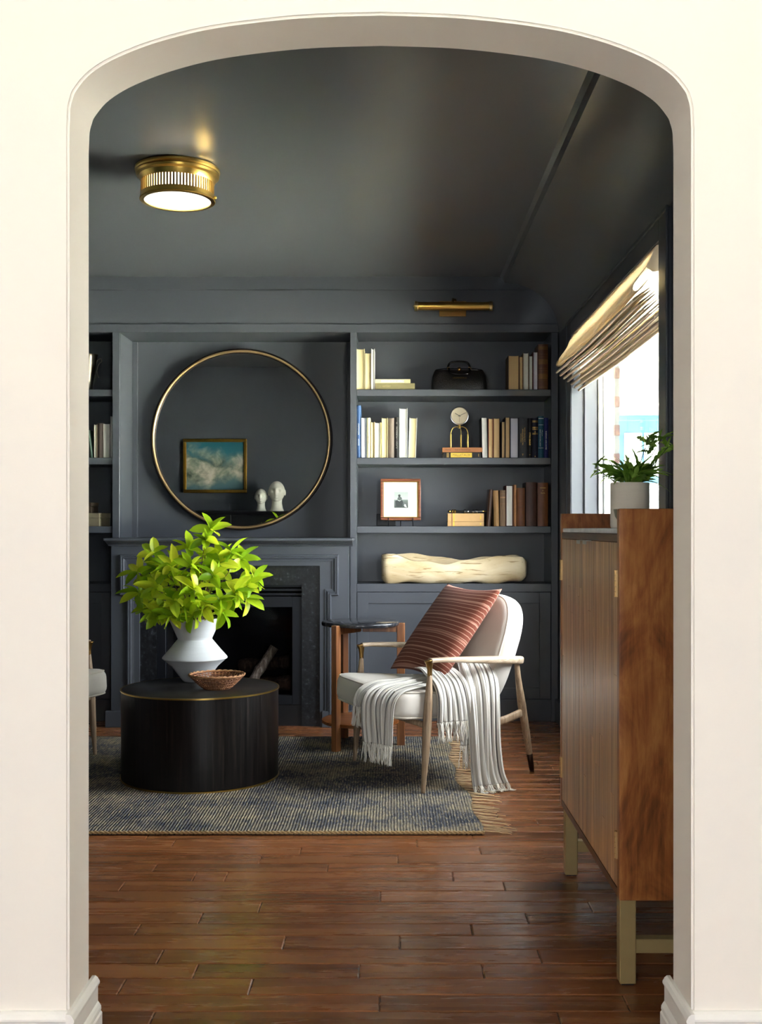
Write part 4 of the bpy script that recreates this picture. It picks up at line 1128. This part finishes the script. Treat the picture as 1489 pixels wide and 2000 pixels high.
book(725.4, 732.2, 681, S1, 'pages', '#e9e6df', 'white', 'slim white book beside two stacked books on the top shelf', group=g1)
book(696.6, 705.2, 792, S2, 'spine', '#3a5a86', 'white', 'tall blue book at far left of the middle shelf', group=g2, text=[('ANTHOLOGY', .011, .55, 0, True), ('EDITION', .010, .3, 0, True)], tcol=M_whiteprint)
book(705.5, 716, 815, S2, 'pages', '#4c5f66', 'lilac', 'white-paged book with slate cover beside tall blue book', group=g2)
book(716.3, 724, 816, S2, 'spine', '#e2d6ae', 'cream', 'cream spined book with small dark lettering on middle shelf', group=g2, text=[('THE LETTERS', .008, .45, 0, True)], tcol=M_black)
book(724.3, 732, 823.6, S2, 'pages', '#b79f6f', 'cream', 'short slim cream-paged book between cream spine and grey-white pages', group=g2)
book(732.3, 743.3, 825, S2, 'pages', '#d8cfae', 'grey', 'shortest book on left of middle shelf with greyish pages', group=g2)
book(743.5, 745.6, 825.5, S2, 'spine', '#d6c37c', 'cream', 'very thin yellow booklet on middle shelf', group=g2)
book(745.9, 757.6, 816, S2, 'pages', '#d9cd9f', 'cream', 'thick cream-paged book left of brown spined book', group=g2)
book(758.6, 770.2, 817, S2, 'spine', '#75675a', 'tan', 'plain brown-grey spined book next to black lettered book', group=g2)
book(770.6, 780, 815, S2, 'spine', '#17130f', 'white', 'black spined book with tall pale lettering on middle shelf', group=g2, text=[('RUPERT I MORRISON', .0135, .50, 0, True), ('ED', .010, .86, 0, True)], tcol=plain('grey_print', '#8f8c86', .6))
book(780.3, 796, 797.5, S2, 'pages', '#f0eee8', 'white', 'tallest white book on left of middle shelf', group=g2)
book(797.6, 812.4, 816, S2, 'pages', '#eceae0', 'cream', 'yellowed book leaning at end of left row on middle shelf', group=g2, lean=.035)
book(993.5, 1014, 694, S1, 'pages', '#7a6448', 'tan', 'thickest tan-paged book starting right row on the top shelf', group=g3)
book(1014.6, 1021.8, 696, S1, 'pages', '#5e2f22', 'tan', 'slim tan-paged book with red cover on the top shelf', group=g3)
book(1022.2, 1033, 689, S1, 'pages', '#8e7d62', 'grey', 'pale grey-paged book in right row of the top shelf', group=g3)
book(1033.4, 1041, 694.5, S1, 'pages', '#5e3a2a', 'grey', 'narrow book with brown cover between pale pages on the top shelf', group=g3)
book(1041.6, 1051, 687, S1, 'pages', '#6f2f2a', 'lilac', 'cool white-paged book with red cover beside leather volume', group=g3)
book(1052, 1071, 672.4, S1, 'spine', '#6b3f22', 'tan', 'tall brown leather volume with gilt bands on the top shelf', group=g3, leather=True, bands=[(.05, .004), (.2, .0015), (.24, .03), (.42, .0015), (.47, .002), (.56, .03), (.72, .0015), (.78, .002), (.88, .02)], tcol=plain('worn_gilt', '#8a6232', .5, .5, var=.5, vs=120))
book(942, 953.6, 815, S2, 'pages', '#1d1b1c', 'white', 'white-paged book with black cover beside the clock', group=g4, lean=-.02)
book(954.2, 963.6, 817, S2, 'pages', '#7d2c20', 'tan', 'tan-paged book with red cover on the middle shelf', group=g4)
book(964.2, 976.4, 816.5, S2, 'pages', '#6b4a2c', 'tan', 'wide tan-paged book with brown cover on the middle shelf', group=g4)
book(980, 987, 823, S2, 'pages', '#2c2420', 'tan', 'shortest slim book in right row of the middle shelf', group=g4)
book(987.3, 996.6, 814.4, S2, 'pages', '#241c1c', 'tan', 'taller tan-paged book with dark cover beside lilac-white pages', group=g4)
book(997, 1012.8, 816, S2, 'pages', '#2a2433', 'lilac', 'wide lilac-white paged book in the middle shelf', group=g4)
book(1014, 1031, 816, S2, 'spine', '#3c3d3f', 'white', 'thick charcoal book with four lines of gold lettering', group=g4, text=[('Collected Studies', .0075, .5, -.27, True), ('THE COMPLETE HISTORY', .0085, .52, -.05, True), ('of the Northern Garden', .0085, .58, .17, True), ('T', .016, .075, -.05, False)])
book(1031.7, 1039.4, 817, S2, 'spine', '#0e0d0e', 'white', 'slim black book with gold title on the middle shelf', group=g4, text=[('EMPIRE FALLS', .0125, .48, 0, True), ('V', .010, .08, 0, True)])
book(1039.8, 1051.6, 816.5, S2, 'spine', '#15152c', 'white', 'dark navy book with gold bands across spine', group=g4, bands=[(.92, .003), (.895, .0025), (.76, .004), (.735, .003), (.705, .0035), (.615, .0022), (.59, .0022)], text=[('E', .014, .65, 0, False), ('A', .010, .04, 0, False)])
book(1052, 1062.6, 813, S2, 'spine', '#23586c', 'white', 'teal blue book with white lettering on the middle shelf', group=g4, text=[('HOW THE SCOTS CAME', .009, .48, -.16, True), ('and left again', .007, .6, .18, True)], tcol=M_whiteprint, bands=[(.94, .003), (.79, .0016), (.235, .002)])
book(1063.2, 1071.4, 816, S2, 'spine', '#232a66', 'white', 'royal blue book with white lettering near end of middle shelf', group=g4, text=[('BRAVE NEW GARDENS', .0105, .44, 0, True)], tcol=M_whiteprint)
book(1071.8, 1076, 819, S2, 'spine', '#2b2a30', 'grey', 'thin dark grey book last against end of middle shelf', group=g4)
g5 = 'old books at the right of the lower shelf'
book(950.5, 958.5, 956, S3, 'spine', '#4a3020', 'tan', 'dark thin old book leaning at start of lower shelf row', group=g5, lean=.075, leather=True, depth=.13)
book(966, 975.8, 958, S3, 'spine', '#a07a4c', 'tan', 'worn light tan book leaning slightly on the lower shelf', group=g5, lean=-.03)
book(977.2, 988, 957.5, S3, 'spine', '#80664c', 'tan', 'faded grey-brown book with torn label on lower shelf', group=g5, bands=[(.62, .0012), (.78, .008), (.9, .0012)], tcol=plain('faded_label', '#a8805c', .8))
book(988.8, 1002.2, 948, S3, 'pages', '#5b2a1f', 'white', 'white-paged book among brown books on the lower shelf', group=g5)
book(1003.6, 1009.4, 947, S3, 'spine', '#a87850', 'tan', 'thin light brown book right of white pages on lower shelf', group=g5)
book(1010.6, 1026, 953, S3, 'spine', '#74431f', 'tan', 'worn ribbed leather book on the lower shelf', group=g5, leather=True, bands=[(.12, .001), (.34, .001), (.5, .0016), (.7, .0016), (.82, .001)], tcol=plain('dark_leather_rib', '#4b2a14', .5))
book(1028, 1048.8, 942, S3, 'spine', '#4f2f20', 'tan', 'large dark brown leather book on the lower shelf', group=g5, leather=True, depth=.18)
book(1050.6, 1071, 943, S3, 'spine', '#7d4b26', 'tan', 'large tan leather book at end of lower shelf', group=g5, leather=True, depth=.18, text=[('MEMOIRS', .0085, .88, 0, False), ('OF', .006, .82, 0, False), ('TRAVEL', .008, .76, 0, False)])

# flat stacks
def flat_book(p0, p1, y0p, z0, z1, cov, pages, label, group=None, spine_front=True, leather=False, depth=.13, rot=0, text=None, tcol=None, patch=None, yo=0):
    x0, x1 = bx_(p0), bx_(p1); L = x1-x0; h = z1-z0; t = min(.0028, h*.15)
    o = thing('book', label, 'book', ((x0+x1)/2, YBK+yo, z0+.0004), rot, group); h -= .0006
    bm = NB(); box(bm, -L/2, L/2, .0, depth, 0, t, .0005); box(bm, -L/2, L/2, .0, depth, h-t, h, .0005)
    if spine_front: box(bm, -L/2, L/2, -.001, t, 0, h, .0008)
    obj('cover', bm, cover_mat(cov, leather), o)
    obj('page_block', B(-L/2+.004, L/2-.004, t if spine_front else .004, depth-.004, t, h-t), PAGES[pages], o)
    if patch:
        for a, b, c, mt_ in patch: obj('spine_label', B(-L/2+L*a, -L/2+L*b, -.0022, -.0005, h*(.5-c/2), h*(.5+c/2)), mt_, o)
    if text:
        for s, sz, xf, m_ in text: obj('lettering', text_bm(s, sz, T(-L/2+L*xf, -.0026, h*.5) @ FRONT, .0003), m_, o)
    return o
gs = 'books lying flat on the shelves'
M_lab = plain('pale_label', '#ece9df', .7); M_gl = plain('gold_label', '#c5a544', .4, .6); M_red = plain('red_label', '#6d2418', .6)
flat_book(733, 810.5, 0, S1, S1+.0385, '#7d7550', 'cream', 'olive book lying flat under a pale one on the top shelf', gs, text=[('| |  HISTORY', .012, .25, plain('dull_gold', '#a59a63', .6))], yo=-.004)
flat_book(733, 802, 0, S1+.0385, S1+.0625, '#d9cb9d', 'cream', 'pale cream book with white label lying on olive book', gs, patch=[(.17, .82, .62, M_lab)], text=[('O   ESSAYS ON NATURE   | |  M B', .009, .5, M_black)])
flat_book(866, 940, 0, S2, S2+.034, '#1b1512', 'tan', 'black book with gold label lowest under the clock', gs, leather=True, patch=[(.2, .76, .8, M_gl), (.1, .112, .8, M_goldprint), (.135, .147, .8, M_goldprint), (.93, .94, .5, M_goldprint)], text=[('MALLETAUX', .0185, .48, plain('olive_print', '#5f521c', .6))], yo=.004)
flat_book(864.5, 943, 0, S2+.034, S2+.062, '#9a6238', 'tan', 'brown cloth book directly under the clock', gs, text=[('Thomas', .011, .14, M_black), ('Time to Second Cup', .011, .50, M_black)])
bands_ = [(.11, .125, 1.0, M_red), (.15, .19, .98, M_gl), (.89, .925, .45, M_gl)]
flat_book(874.7, 945.7, 0, S3, S3+.0275, '#b48f5f', 'tan', 'lower tan bound volume of flat pair on lower shelf', gs, patch=bands_)
flat_book(874.7, 945.7, 0, S3+.0275, S3+.0755, '#b99361', 'tan', 'upper tan bound volume under the brass spyglass', gs, patch=bands_, yo=-.002)

# ---- brass and nickel spyglass lying on the tan volumes
M_nick = plain('nickel', '#b9bbbd', .2, 1)
sg = thing('brass_spyglass', 'small brass and nickel spyglass lying on tan volumes', 'spyglass', (bx_(913), YBK+.045, S3+.0755))
def cyl(bm, xa, xb, r): return lathe(bm, [(r*.9, xa), (r, xa+.001), (r, xb-.001), (r*.9, xb)], 20, T(0, 0, .012) @ RY(PI/2))
bm = NB(); cyl(bm, -.105, -.095, .008); cyl(bm, -.088, -.078, .0118); cyl(bm, -.074, -.064, .0118); cyl(bm, -.05, -.02, .004); lathe(bm, [(.007, .095), (.005, .105), (.0008, .118)], 16, T(0, 0, .012) @ RY(PI/2)); obj('brass_rings', bm, M_brass, sg, ang=40)
bm = NB(); cyl(bm, -.016, -.004, .0118); cyl(bm, -.002, .012, .008); cyl(bm, .032, .046, .010); cyl(bm, .050, .064, .0118); obj('nickel_rings', bm, M_nick, sg, ang=40)
bm = NB(); cyl(bm, -.110, .098, .0062); obj('barrel', bm, plain('black_barrel', '#161412', .35), sg, ang=40)

# ---- desk clock on three brass legs
ck = thing('desk_clock', 'round silver-rimmed clock on three curved brass legs', 'clock', (bx_(898.5), YBK+.045, S2+.062))
cz = bz_(811.5)-(S2+.062)+.002; cr = .055
FY = RX(PI/2)
obj('case', lathe(NB(), [(0, -.03), (.03, -.03), (.047, -.022), (.051, -.008), (.051, .006)], 48, T(0, 0, cz) @ FY, caps=False), plain('dark_clock_case', '#3a342b', .35, .7), ck, ang=40)
obj('bezel', lathe(NB(), [(cr-.008, .004), (cr-.001, .004), (cr, .008), (cr-.002, .0125), (cr-.005, .013), (cr-.008, .009), (cr-.008, .004)], 64, T(0, 0, cz) @ FY, caps=False), M_nick, ck, ang=40)
fc = obj('dial', lathe(NB(), [(0, .0065), (cr-.006, .0065)], 48, T(0, 0, cz) @ FY, caps=False), plain('taupe_dial', '#a2967f', .5), ck)
def hand(L, w, ang_):
    b_ = box(NB(), -w/2, w/2, -.0085, -.0078, -.008, L); b_.transform(T(0, 0, cz) @ RY(ang_)); return b_
obj('hour_hand', hand(.030, .0035, math.radians(-60)), M_black, fc); obj('minute_hand', hand(.042, .0028, math.radians(64)), M_black, fc); obj('second_hand', hand(.036, .001, math.radians(182)), M_black, fc)
obj('glass', lathe(NB(), [(cr-.007, .010), (cr*.5, .0115), (0, .012)], 40, T(0, 0, cz) @ FY, caps=False), thin_glass('clock_glass'), ck, True)
obj('hub', lathe(NB(), [(.006, cz-cr-.019), (.008, cz-cr-.018), (.008, cz-cr-.004), (.005, cz-cr+.003)], 16), M_brass, ck, ang=40)
hz = cz-cr-.010
for an in (180, 0, 75):
    a = math.radians(an); c, s = math.cos(a), math.sin(a); R_ = .050
    P = catmull([(c*.006, s*.006, hz), (c*.022, s*.022, hz), (c*.040, s*.040, hz-.010), (c*R_, s*R_, hz-.034), (c*R_, s*R_, hz-.046)], 6)
    l_ = obj('leg', tube(NB(), P, .0024, 10), M_brass, ck, True)
    obj('foot_sleeve', lathe(NB(), [(.0052, 0), (.0056, .002), (.0048, hz-.044), (.003, hz-.042)], 14, T(c*R_, s*R_, 0)), M_brass, l_, ang=40)

# ---- black leather doctor's bag
bg_ = thing('leather_bag', 'black pebbled leather doctor bag on the top shelf', 'bag', (bx_(898.5), YBK+.085, S1))
def pebble():
    m = NT('pebbled_black_leather', .33, 0, '#171412', .6); v = m.n('TexVoronoi', {'Vector': m.coords('Object'), 'Scale': 260.0}); m.bump(v.outputs['Distance'], .8, .002); return m.m
M_peb = pebble()
W_ = bx_(955)-bx_(842); Hb = .128
def bagf(u, v):
    th = 2*PI*u; c, s = math.cos(th), math.sin(th); cc = math.copysign(abs(c)**.42, c); ss = math.copysign(abs(s)**.55, s)
    z = Hb*v; k = 1-.20*v**2.2-.03*math.cos(v*PI); dp = .075*(1-.82*v**1.6)
    return (W_/2*cc*k, ss*dp, z+.004*math.sin(u*25)*v*(1-v))
bm = grid(NB(), 72, 16, bagf); obj('body', bm, M_peb, bg_, True)
obj('base', B(-W_/2*.9, W_/2*.9, -.06, .06, .0, .004), M_peb, bg_)
obj('frame', sweep(NB(), [(-W_/2*.80, 0, Hb-.004), (-W_/2*.5, 0, Hb+.002), (W_/2*.5, 0, Hb+.002), (W_/2*.80, 0, Hb-.004)], [(.034, .014)]*4, (0, 0, 1), 12, 3), plain('black_leather_frame', '#0d0b0a', .3), bg_, True)
def handle_path(y, tilt): return [(-.062, y, Hb-.012), (-.066, y-.01, Hb+.012), (-.052, y-tilt, Hb+.042), (-.02, y-tilt, Hb+.05), (.02, y-tilt, Hb+.05), (.052, y-tilt, Hb+.042), (.066, y-.01, Hb+.012), (.062, y, Hb-.012)]
obj('handle', tube(NB(), catmull(handle_path(.012, .008), 6), .006, 10), plain('glossy_black_leather', '#0b0a09', .18), bg_, True)
hp = [(-.058, -.024, Hb+.004), (-.062, -.05, Hb-.010), (-.05, -.066, Hb-.028), (-.02, -.070, Hb-.034), (.02, -.070, Hb-.034), (.05, -.066, Hb-.028), (.062, -.05, Hb-.010), (.058, -.024, Hb+.004)]
obj('handle', tube(NB(), catmull(hp, 6), .006, 10), bpy.data.materials['glossy_black_leather'], bg_, True)
for s in (-1, 1): obj('handle_ring', tube(NB(), [(s*.062+.008*math.cos(q*PI/6), -.022, Hb+.006+.008*math.sin(q*PI/6)) for q in range(12)], .0016, 6, True), M_brass_old, bg_, True)
obj('clasp', lathe(NB(), [(.0, 0), (.011, 0), (.012, .003), (.006, .007), (0, .008)], 20, T(0, -.018, Hb+.002) @ RX(PI/2)), M_brass_old, bg_, True)
obj('lettering', text_bm('I.CUMMOCK.A', .0125, T(0, -.0735, Hb*.56) @ RX(-.35) @ FRONT, .0004), M_goldprint, bg_)

# ---- framed photograph on an easel
YP = 6.46
fx0, fx1, fz0, fz1 = (743.5-766)*YP/2137, (822.5-766)*YP/2137, EYE-(1016-1032)*YP/2137, EYE-(934.5-1032)*YP/2137
fcx, fw, fh = (fx0+fx1)/2, fx1-fx0, fz1-fz0
pf = thing('framed_photograph', 'small black and white photograph in brown wooden frame', 'picture frame', (fcx, YP, fz0), 0)
pf.rotation_euler = (math.radians(-6), 0, .02)
M_pfw = wood('reddish_frame_wood', '#4a2412', '#6d3a1e', '#8b532e', 'x', 4, .35, False)
b_ = .0155
for nm, (a, b, c, d) in (('frame_rail', (-fw/2, fw/2, fh-b_, fh)), ('frame_rail', (-fw/2, fw/2, 0, b_)), ('frame_stile', (-fw/2, -fw/2+b_, b_, fh-b_)), ('frame_stile', (fw/2-b_, fw/2, b_, fh-b_))):
    obj(nm, B(a, b, -.008, .010, c, d, .003, 2), M_pfw, pf)
bm = NB()
for a, b, c, d in ((-fw/2+b_, fw/2-b_, fh-b_-.004, fh-b_), (-fw/2+b_, fw/2-b_, b_, b_+.004), (-fw/2+b_, -fw/2+b_+.004, b_, fh-b_), (fw/2-b_-.004, fw/2-b_, b_, fh-b_)): box(bm, a, b, -.005, .004, c, d, .001)
obj('gold_slip', bm, M_gilt, pf)
obj('mount', B(-fw/2+b_, fw/2-b_, .0, .005, b_, fh-b_), plain('ivory_mount', '#d9d1b9', .8), pf)
pw, ph = .083, .095; pcx, pcz = .003, fh*.49
obj('photo_border', B(pcx-pw/2-.005, pcx+pw/2+.007, -.0012, .0006, pcz-ph/2-.007, pcz+ph/2+.005), plain('white_photo_border', '#f2efe4', .7), pf)
def photo_mat():
    m = NT('photo_ground', .5, 0, '#7c8581'); tc = m.n('TexCoord'); s = m.n('SeparateXYZ', {0: tc.outputs['Object']})
    f = m.math('ADD', m.math('MULTIPLY', m.math('SUBTRACT', s.outputs[2], pcz-ph/2), 1/ph), m.math('MULTIPLY', m.noise(tc.outputs['Object'], 90, 4), .08))
    m.col(m.ramp(f, [(.0, '#2b302f'), (.45, '#59615d'), (.53, '#6a726e'), (.58, '#a9b0aa'), (1, '#9aa39e')])); return m.m
ph_o = obj('photo', B(pcx-pw/2, pcx+pw/2, -.0018, -.0010, pcz-ph/2, pcz+ph/2), photo_mat(), pf)
M_pg = plain('photo_dark_grey', '#2b302e', .5); M_pg2 = plain('photo_mid_grey', '#4c5450', .5); M_pw = plain('photo_light_grey', '#cfd3cd', .5)
def blob(pts, mt_, nm, y=-.0019):
    bm = NB(); b2 = bmesh.new(); vs = [b2.verts.new((pcx+x*pw, y, pcz+z*ph)) for x, z in pts]; b2.faces.new(vs); merge(bm, b2); return obj(nm, bm, mt_, ph_o)
blob([(-.42, -.08), (-.3, -.02), (-.12, .0), (.08, -.03), (.14, -.15), (.08, -.42), (-.2, -.44), (-.36, -.42)], M_pg, 'printed_coat')
blob([(-.28, .02), (-.24, .14), (-.16, .2), (.0, .18), (.06, .08), (.04, -.02), (-.1, -.05)], M_pg2, 'printed_figure', -.002)
blob([(-.26, .0), (-.12, -.05), (.02, .0), (.0, -.02), (-.12, -.08), (-.25, -.03)], M_pw, 'printed_collar', -.0021)
blob([(-.2, .2), (-.22, .3), (-.16, .34), (-.06, .33), (-.04, .26), (-.08, .18), (-.15, .17)], M_pg, 'printed_hat', -.0021)
blob([(.26, -.44), (.2, -.36), (.24, -.26), (.34, -.3), (.36, -.4), (.42, -.46)], M_pw, 'printed_dog', -.0021)
ea = thing('display_easel', 'small black wire easel under framed photograph', 'easel', (fcx, YP, S3))
M_we = plain('black_wire', '#17181a', .4, .7)
for s in (-1, 1):
    P = catmull([(s*.072, -.028, 0), (s*.072, -.022, .012), (s*.071, -.014, .030), (s*.071, -.0145, .052)], 5); obj('hook', tube(NB(), P, .0026, 8), M_we, ea, True)
    obj('rail', tube(NB(), [(s*.072, -.020, .0315), (s*.072, .022, .0335)], .0022, 8), M_we, ea, True)
obj('cross_bar', tube(NB(), [(-.073, .0215, .0335), (.073, .0215, .0335)], .0022, 8), M_we, ea, True)
obj('rear_leg', tube(NB(), [(0, .06, .0), (0, .024, .0335), (0, .0345, .16)], .0026, 8), M_we, ea, True)
op = obj('outlet_plate', B(px(736, 6.66), px(774, 6.66), 6.652, 6.6645, S3+.003, pz(1003.5, 6.66), .003, 2), plain('black_plastic', '#1b1a19', .45)); tag(op, 'black cover plate on bookcase back behind framed photograph', 'outlet')

# ---- carved wooden dough trough
tr = thing('wooden_trough', 'long pale carved wooden trough on the bookcase counter', 'trough', (px(886, 6.47), 6.47, SB))
def trough_mat():
    m = NT('bleached_wood', .8, 0, '#d9c49c', .2); v = m.coords('Object', (1.5, 4, 4), rot=(0, .25, 0)); n = m.noise(v, 2.4, 5, .55, .8)
    cr_ = m.ramp(m.noise(m.coords('Object', (3, 20, 30), rot=(0, .5, 0)), 2.2, 3, .5, .8), [(.60, 0.0), (.66, .7)])
    c = m.ramp(n, [(.25, '#b59a6e'), (.42, '#cdb78f'), (.6, '#dccba8'), (.75, '#e4d7bb')]); m.col(m.mix(cr_, c, '#8a6b42')); m.bump(n, .35, .004); return m.m
Lt = .425
def trough_f(inner):
    def f(u, v):
        s = 2*u-1; x = Lt*s
        e = max(0, (abs(s)-.9)/.1); hh_ = .172-.034*math.exp(-((s-.1)/.42)**2)-.012*max(0, s); hh_ *= 1-(.06 if s < 0 else .22)*e*e
        if v < .5: hh_ -= .036*(1-2*v)*math.exp(-((s+.36)/.40)**4)
        wd_ = .092*(1-.3*e**2)
        th = PI*v           # from front rim, under, to the back rim
        c, q = math.cos(th), math.sin(th)
        cc = math.copysign(abs(c)**.42, c); qq = abs(q)**.42
        bot = .0+.03*e**2+.004*math.sin(x*20)+(.012*max(0, s-.4))
        y = -wd_*cc; z = hh_-(hh_-bot)*qq
        if inner:
            y *= .80; z = hh_-(hh_-bot-.035)*qq*.98; x *= .93
        y += .006*math.sin(x*14+v*5)*(1 if not inner else .5); z += .004*math.sin(x*31+v*9)
        return (x, y, z)
    return f
bm = grid(NB(), 60, 24, trough_f(False)); b2 = grid(NB(), 60, 24, trough_f(True))
me = bpy.data.meshes.new('q'); b2.to_mesh(me); b2.free(); n0 = len(bm.verts); bm.from_mesh(me); bpy.data.meshes.remove(me)
bm.verts.ensure_lookup_table(); NV = 25
A_ = lambda i, j: bm.verts[i*NV+j]; I_ = lambda i, j: bm.verts[n0+i*NV+j]
for i in range(60):
    for j in (0, 24): bm.faces.new((A_(i, j), A_(i+1, j), I_(i+1, j), I_(i, j)))
for i in (0, 60):
    for j in range(24): bm.faces.new((A_(i, j), A_(i, j+1), I_(i, j+1), I_(i, j)))
obj('hull', bm, trough_mat(), tr, True)

# ---- left bookcase contents (seen past the arch)
YB2 = YBK
M_silver = plain('tarnished_silver', '#8d8478', .35, .85, var=.35, vs=40)
tp = thing('silver_trophy', 'tarnished silver trophy cup on left bookcase top shelf', 'trophy', (px(171, 6.5), 6.5, S1))
obj('cup', lathe(NB(), [(0, 0), (.045, 0), (.047, .008), (.036, .016), (.03, .03), (.036, .07), (.046, .12), (.053, .17), (.055, .195), (.058, .215), (.062, .222), (.058, .224), (.05, .195), (0, .08)], 40, caps=False), M_silver, tp, ang=45)
for s in (-1, 1):
    P = catmull([(s*.052, 0, .165), (s*.06, 0, .19), (s*.078, 0, .198), (s*.083, 0, .182), (s*.072, 0, .172)], 5)+catmull([(s*.072, 0, .172), (s*.062, 0, .155), (s*.056, 0, .12), (s*.066, 0, .085)], 5)[1:]
    obj('handle', tube(NB(), P, .003, 8), M_silver, tp, True)
gl = 'books on the left bookcase'
book(176, 181.5, 840, S2, 'spine', '#3c4f40', 'tan', 'dark green book leaning at arch edge on left bookcase', lean=-.12, group=gl)
book(183.5, 189.2, 829, S2, 'pages', '#8b7b66', 'grey', 'slim pale-paged book on the left bookcase', group=gl)
book(189.6, 200.6, 827, S2, 'spine', '#463a34', 'tan', 'dark brown book on the left bookcase', group=gl)
book(201, 215.2, 827, S2, 'pages', '#57493a', 'white', 'thick white-paged book on the left bookcase', group=gl)
book(215.6, 220.2, 813, S2, 'pages', '#dedbd2', 'white', 'tallest slim white book at end of left bookcase row', group=gl)
def keepsake(label, x0, x1, y, z0, h, m1, d=.11, rot=-.35):
    t = thing('keepsake_box', label, 'box', ((x0+x1)/2, y, z0), rot, 'boxes on the left bookcase'); w = x1-x0
    obj('base', B(-w/2, w/2, -d/2, d/2, 0, h*.62, .002), m1, t); obj('lid', B(-w/2-.002, w/2+.002, -d/2-.002, d/2+.002, h*.63, h, .002), m1, t); return t
M_kb = plain('buff_box', '#a89c80', .7, var=.2); M_kb2 = plain('brown_box', '#5a4a3c', .6, var=.2)
keepsake('buff lidded box on lower shelf of left bookcase', px(166, 6.45), px(205, 6.45), 6.48, S3, .078, M_kb)
keepsake('small brown box stacked on buff box in left bookcase', px(166, 6.48), px(186, 6.48), 6.49, S3+.0785, .062, M_kb2, .07)
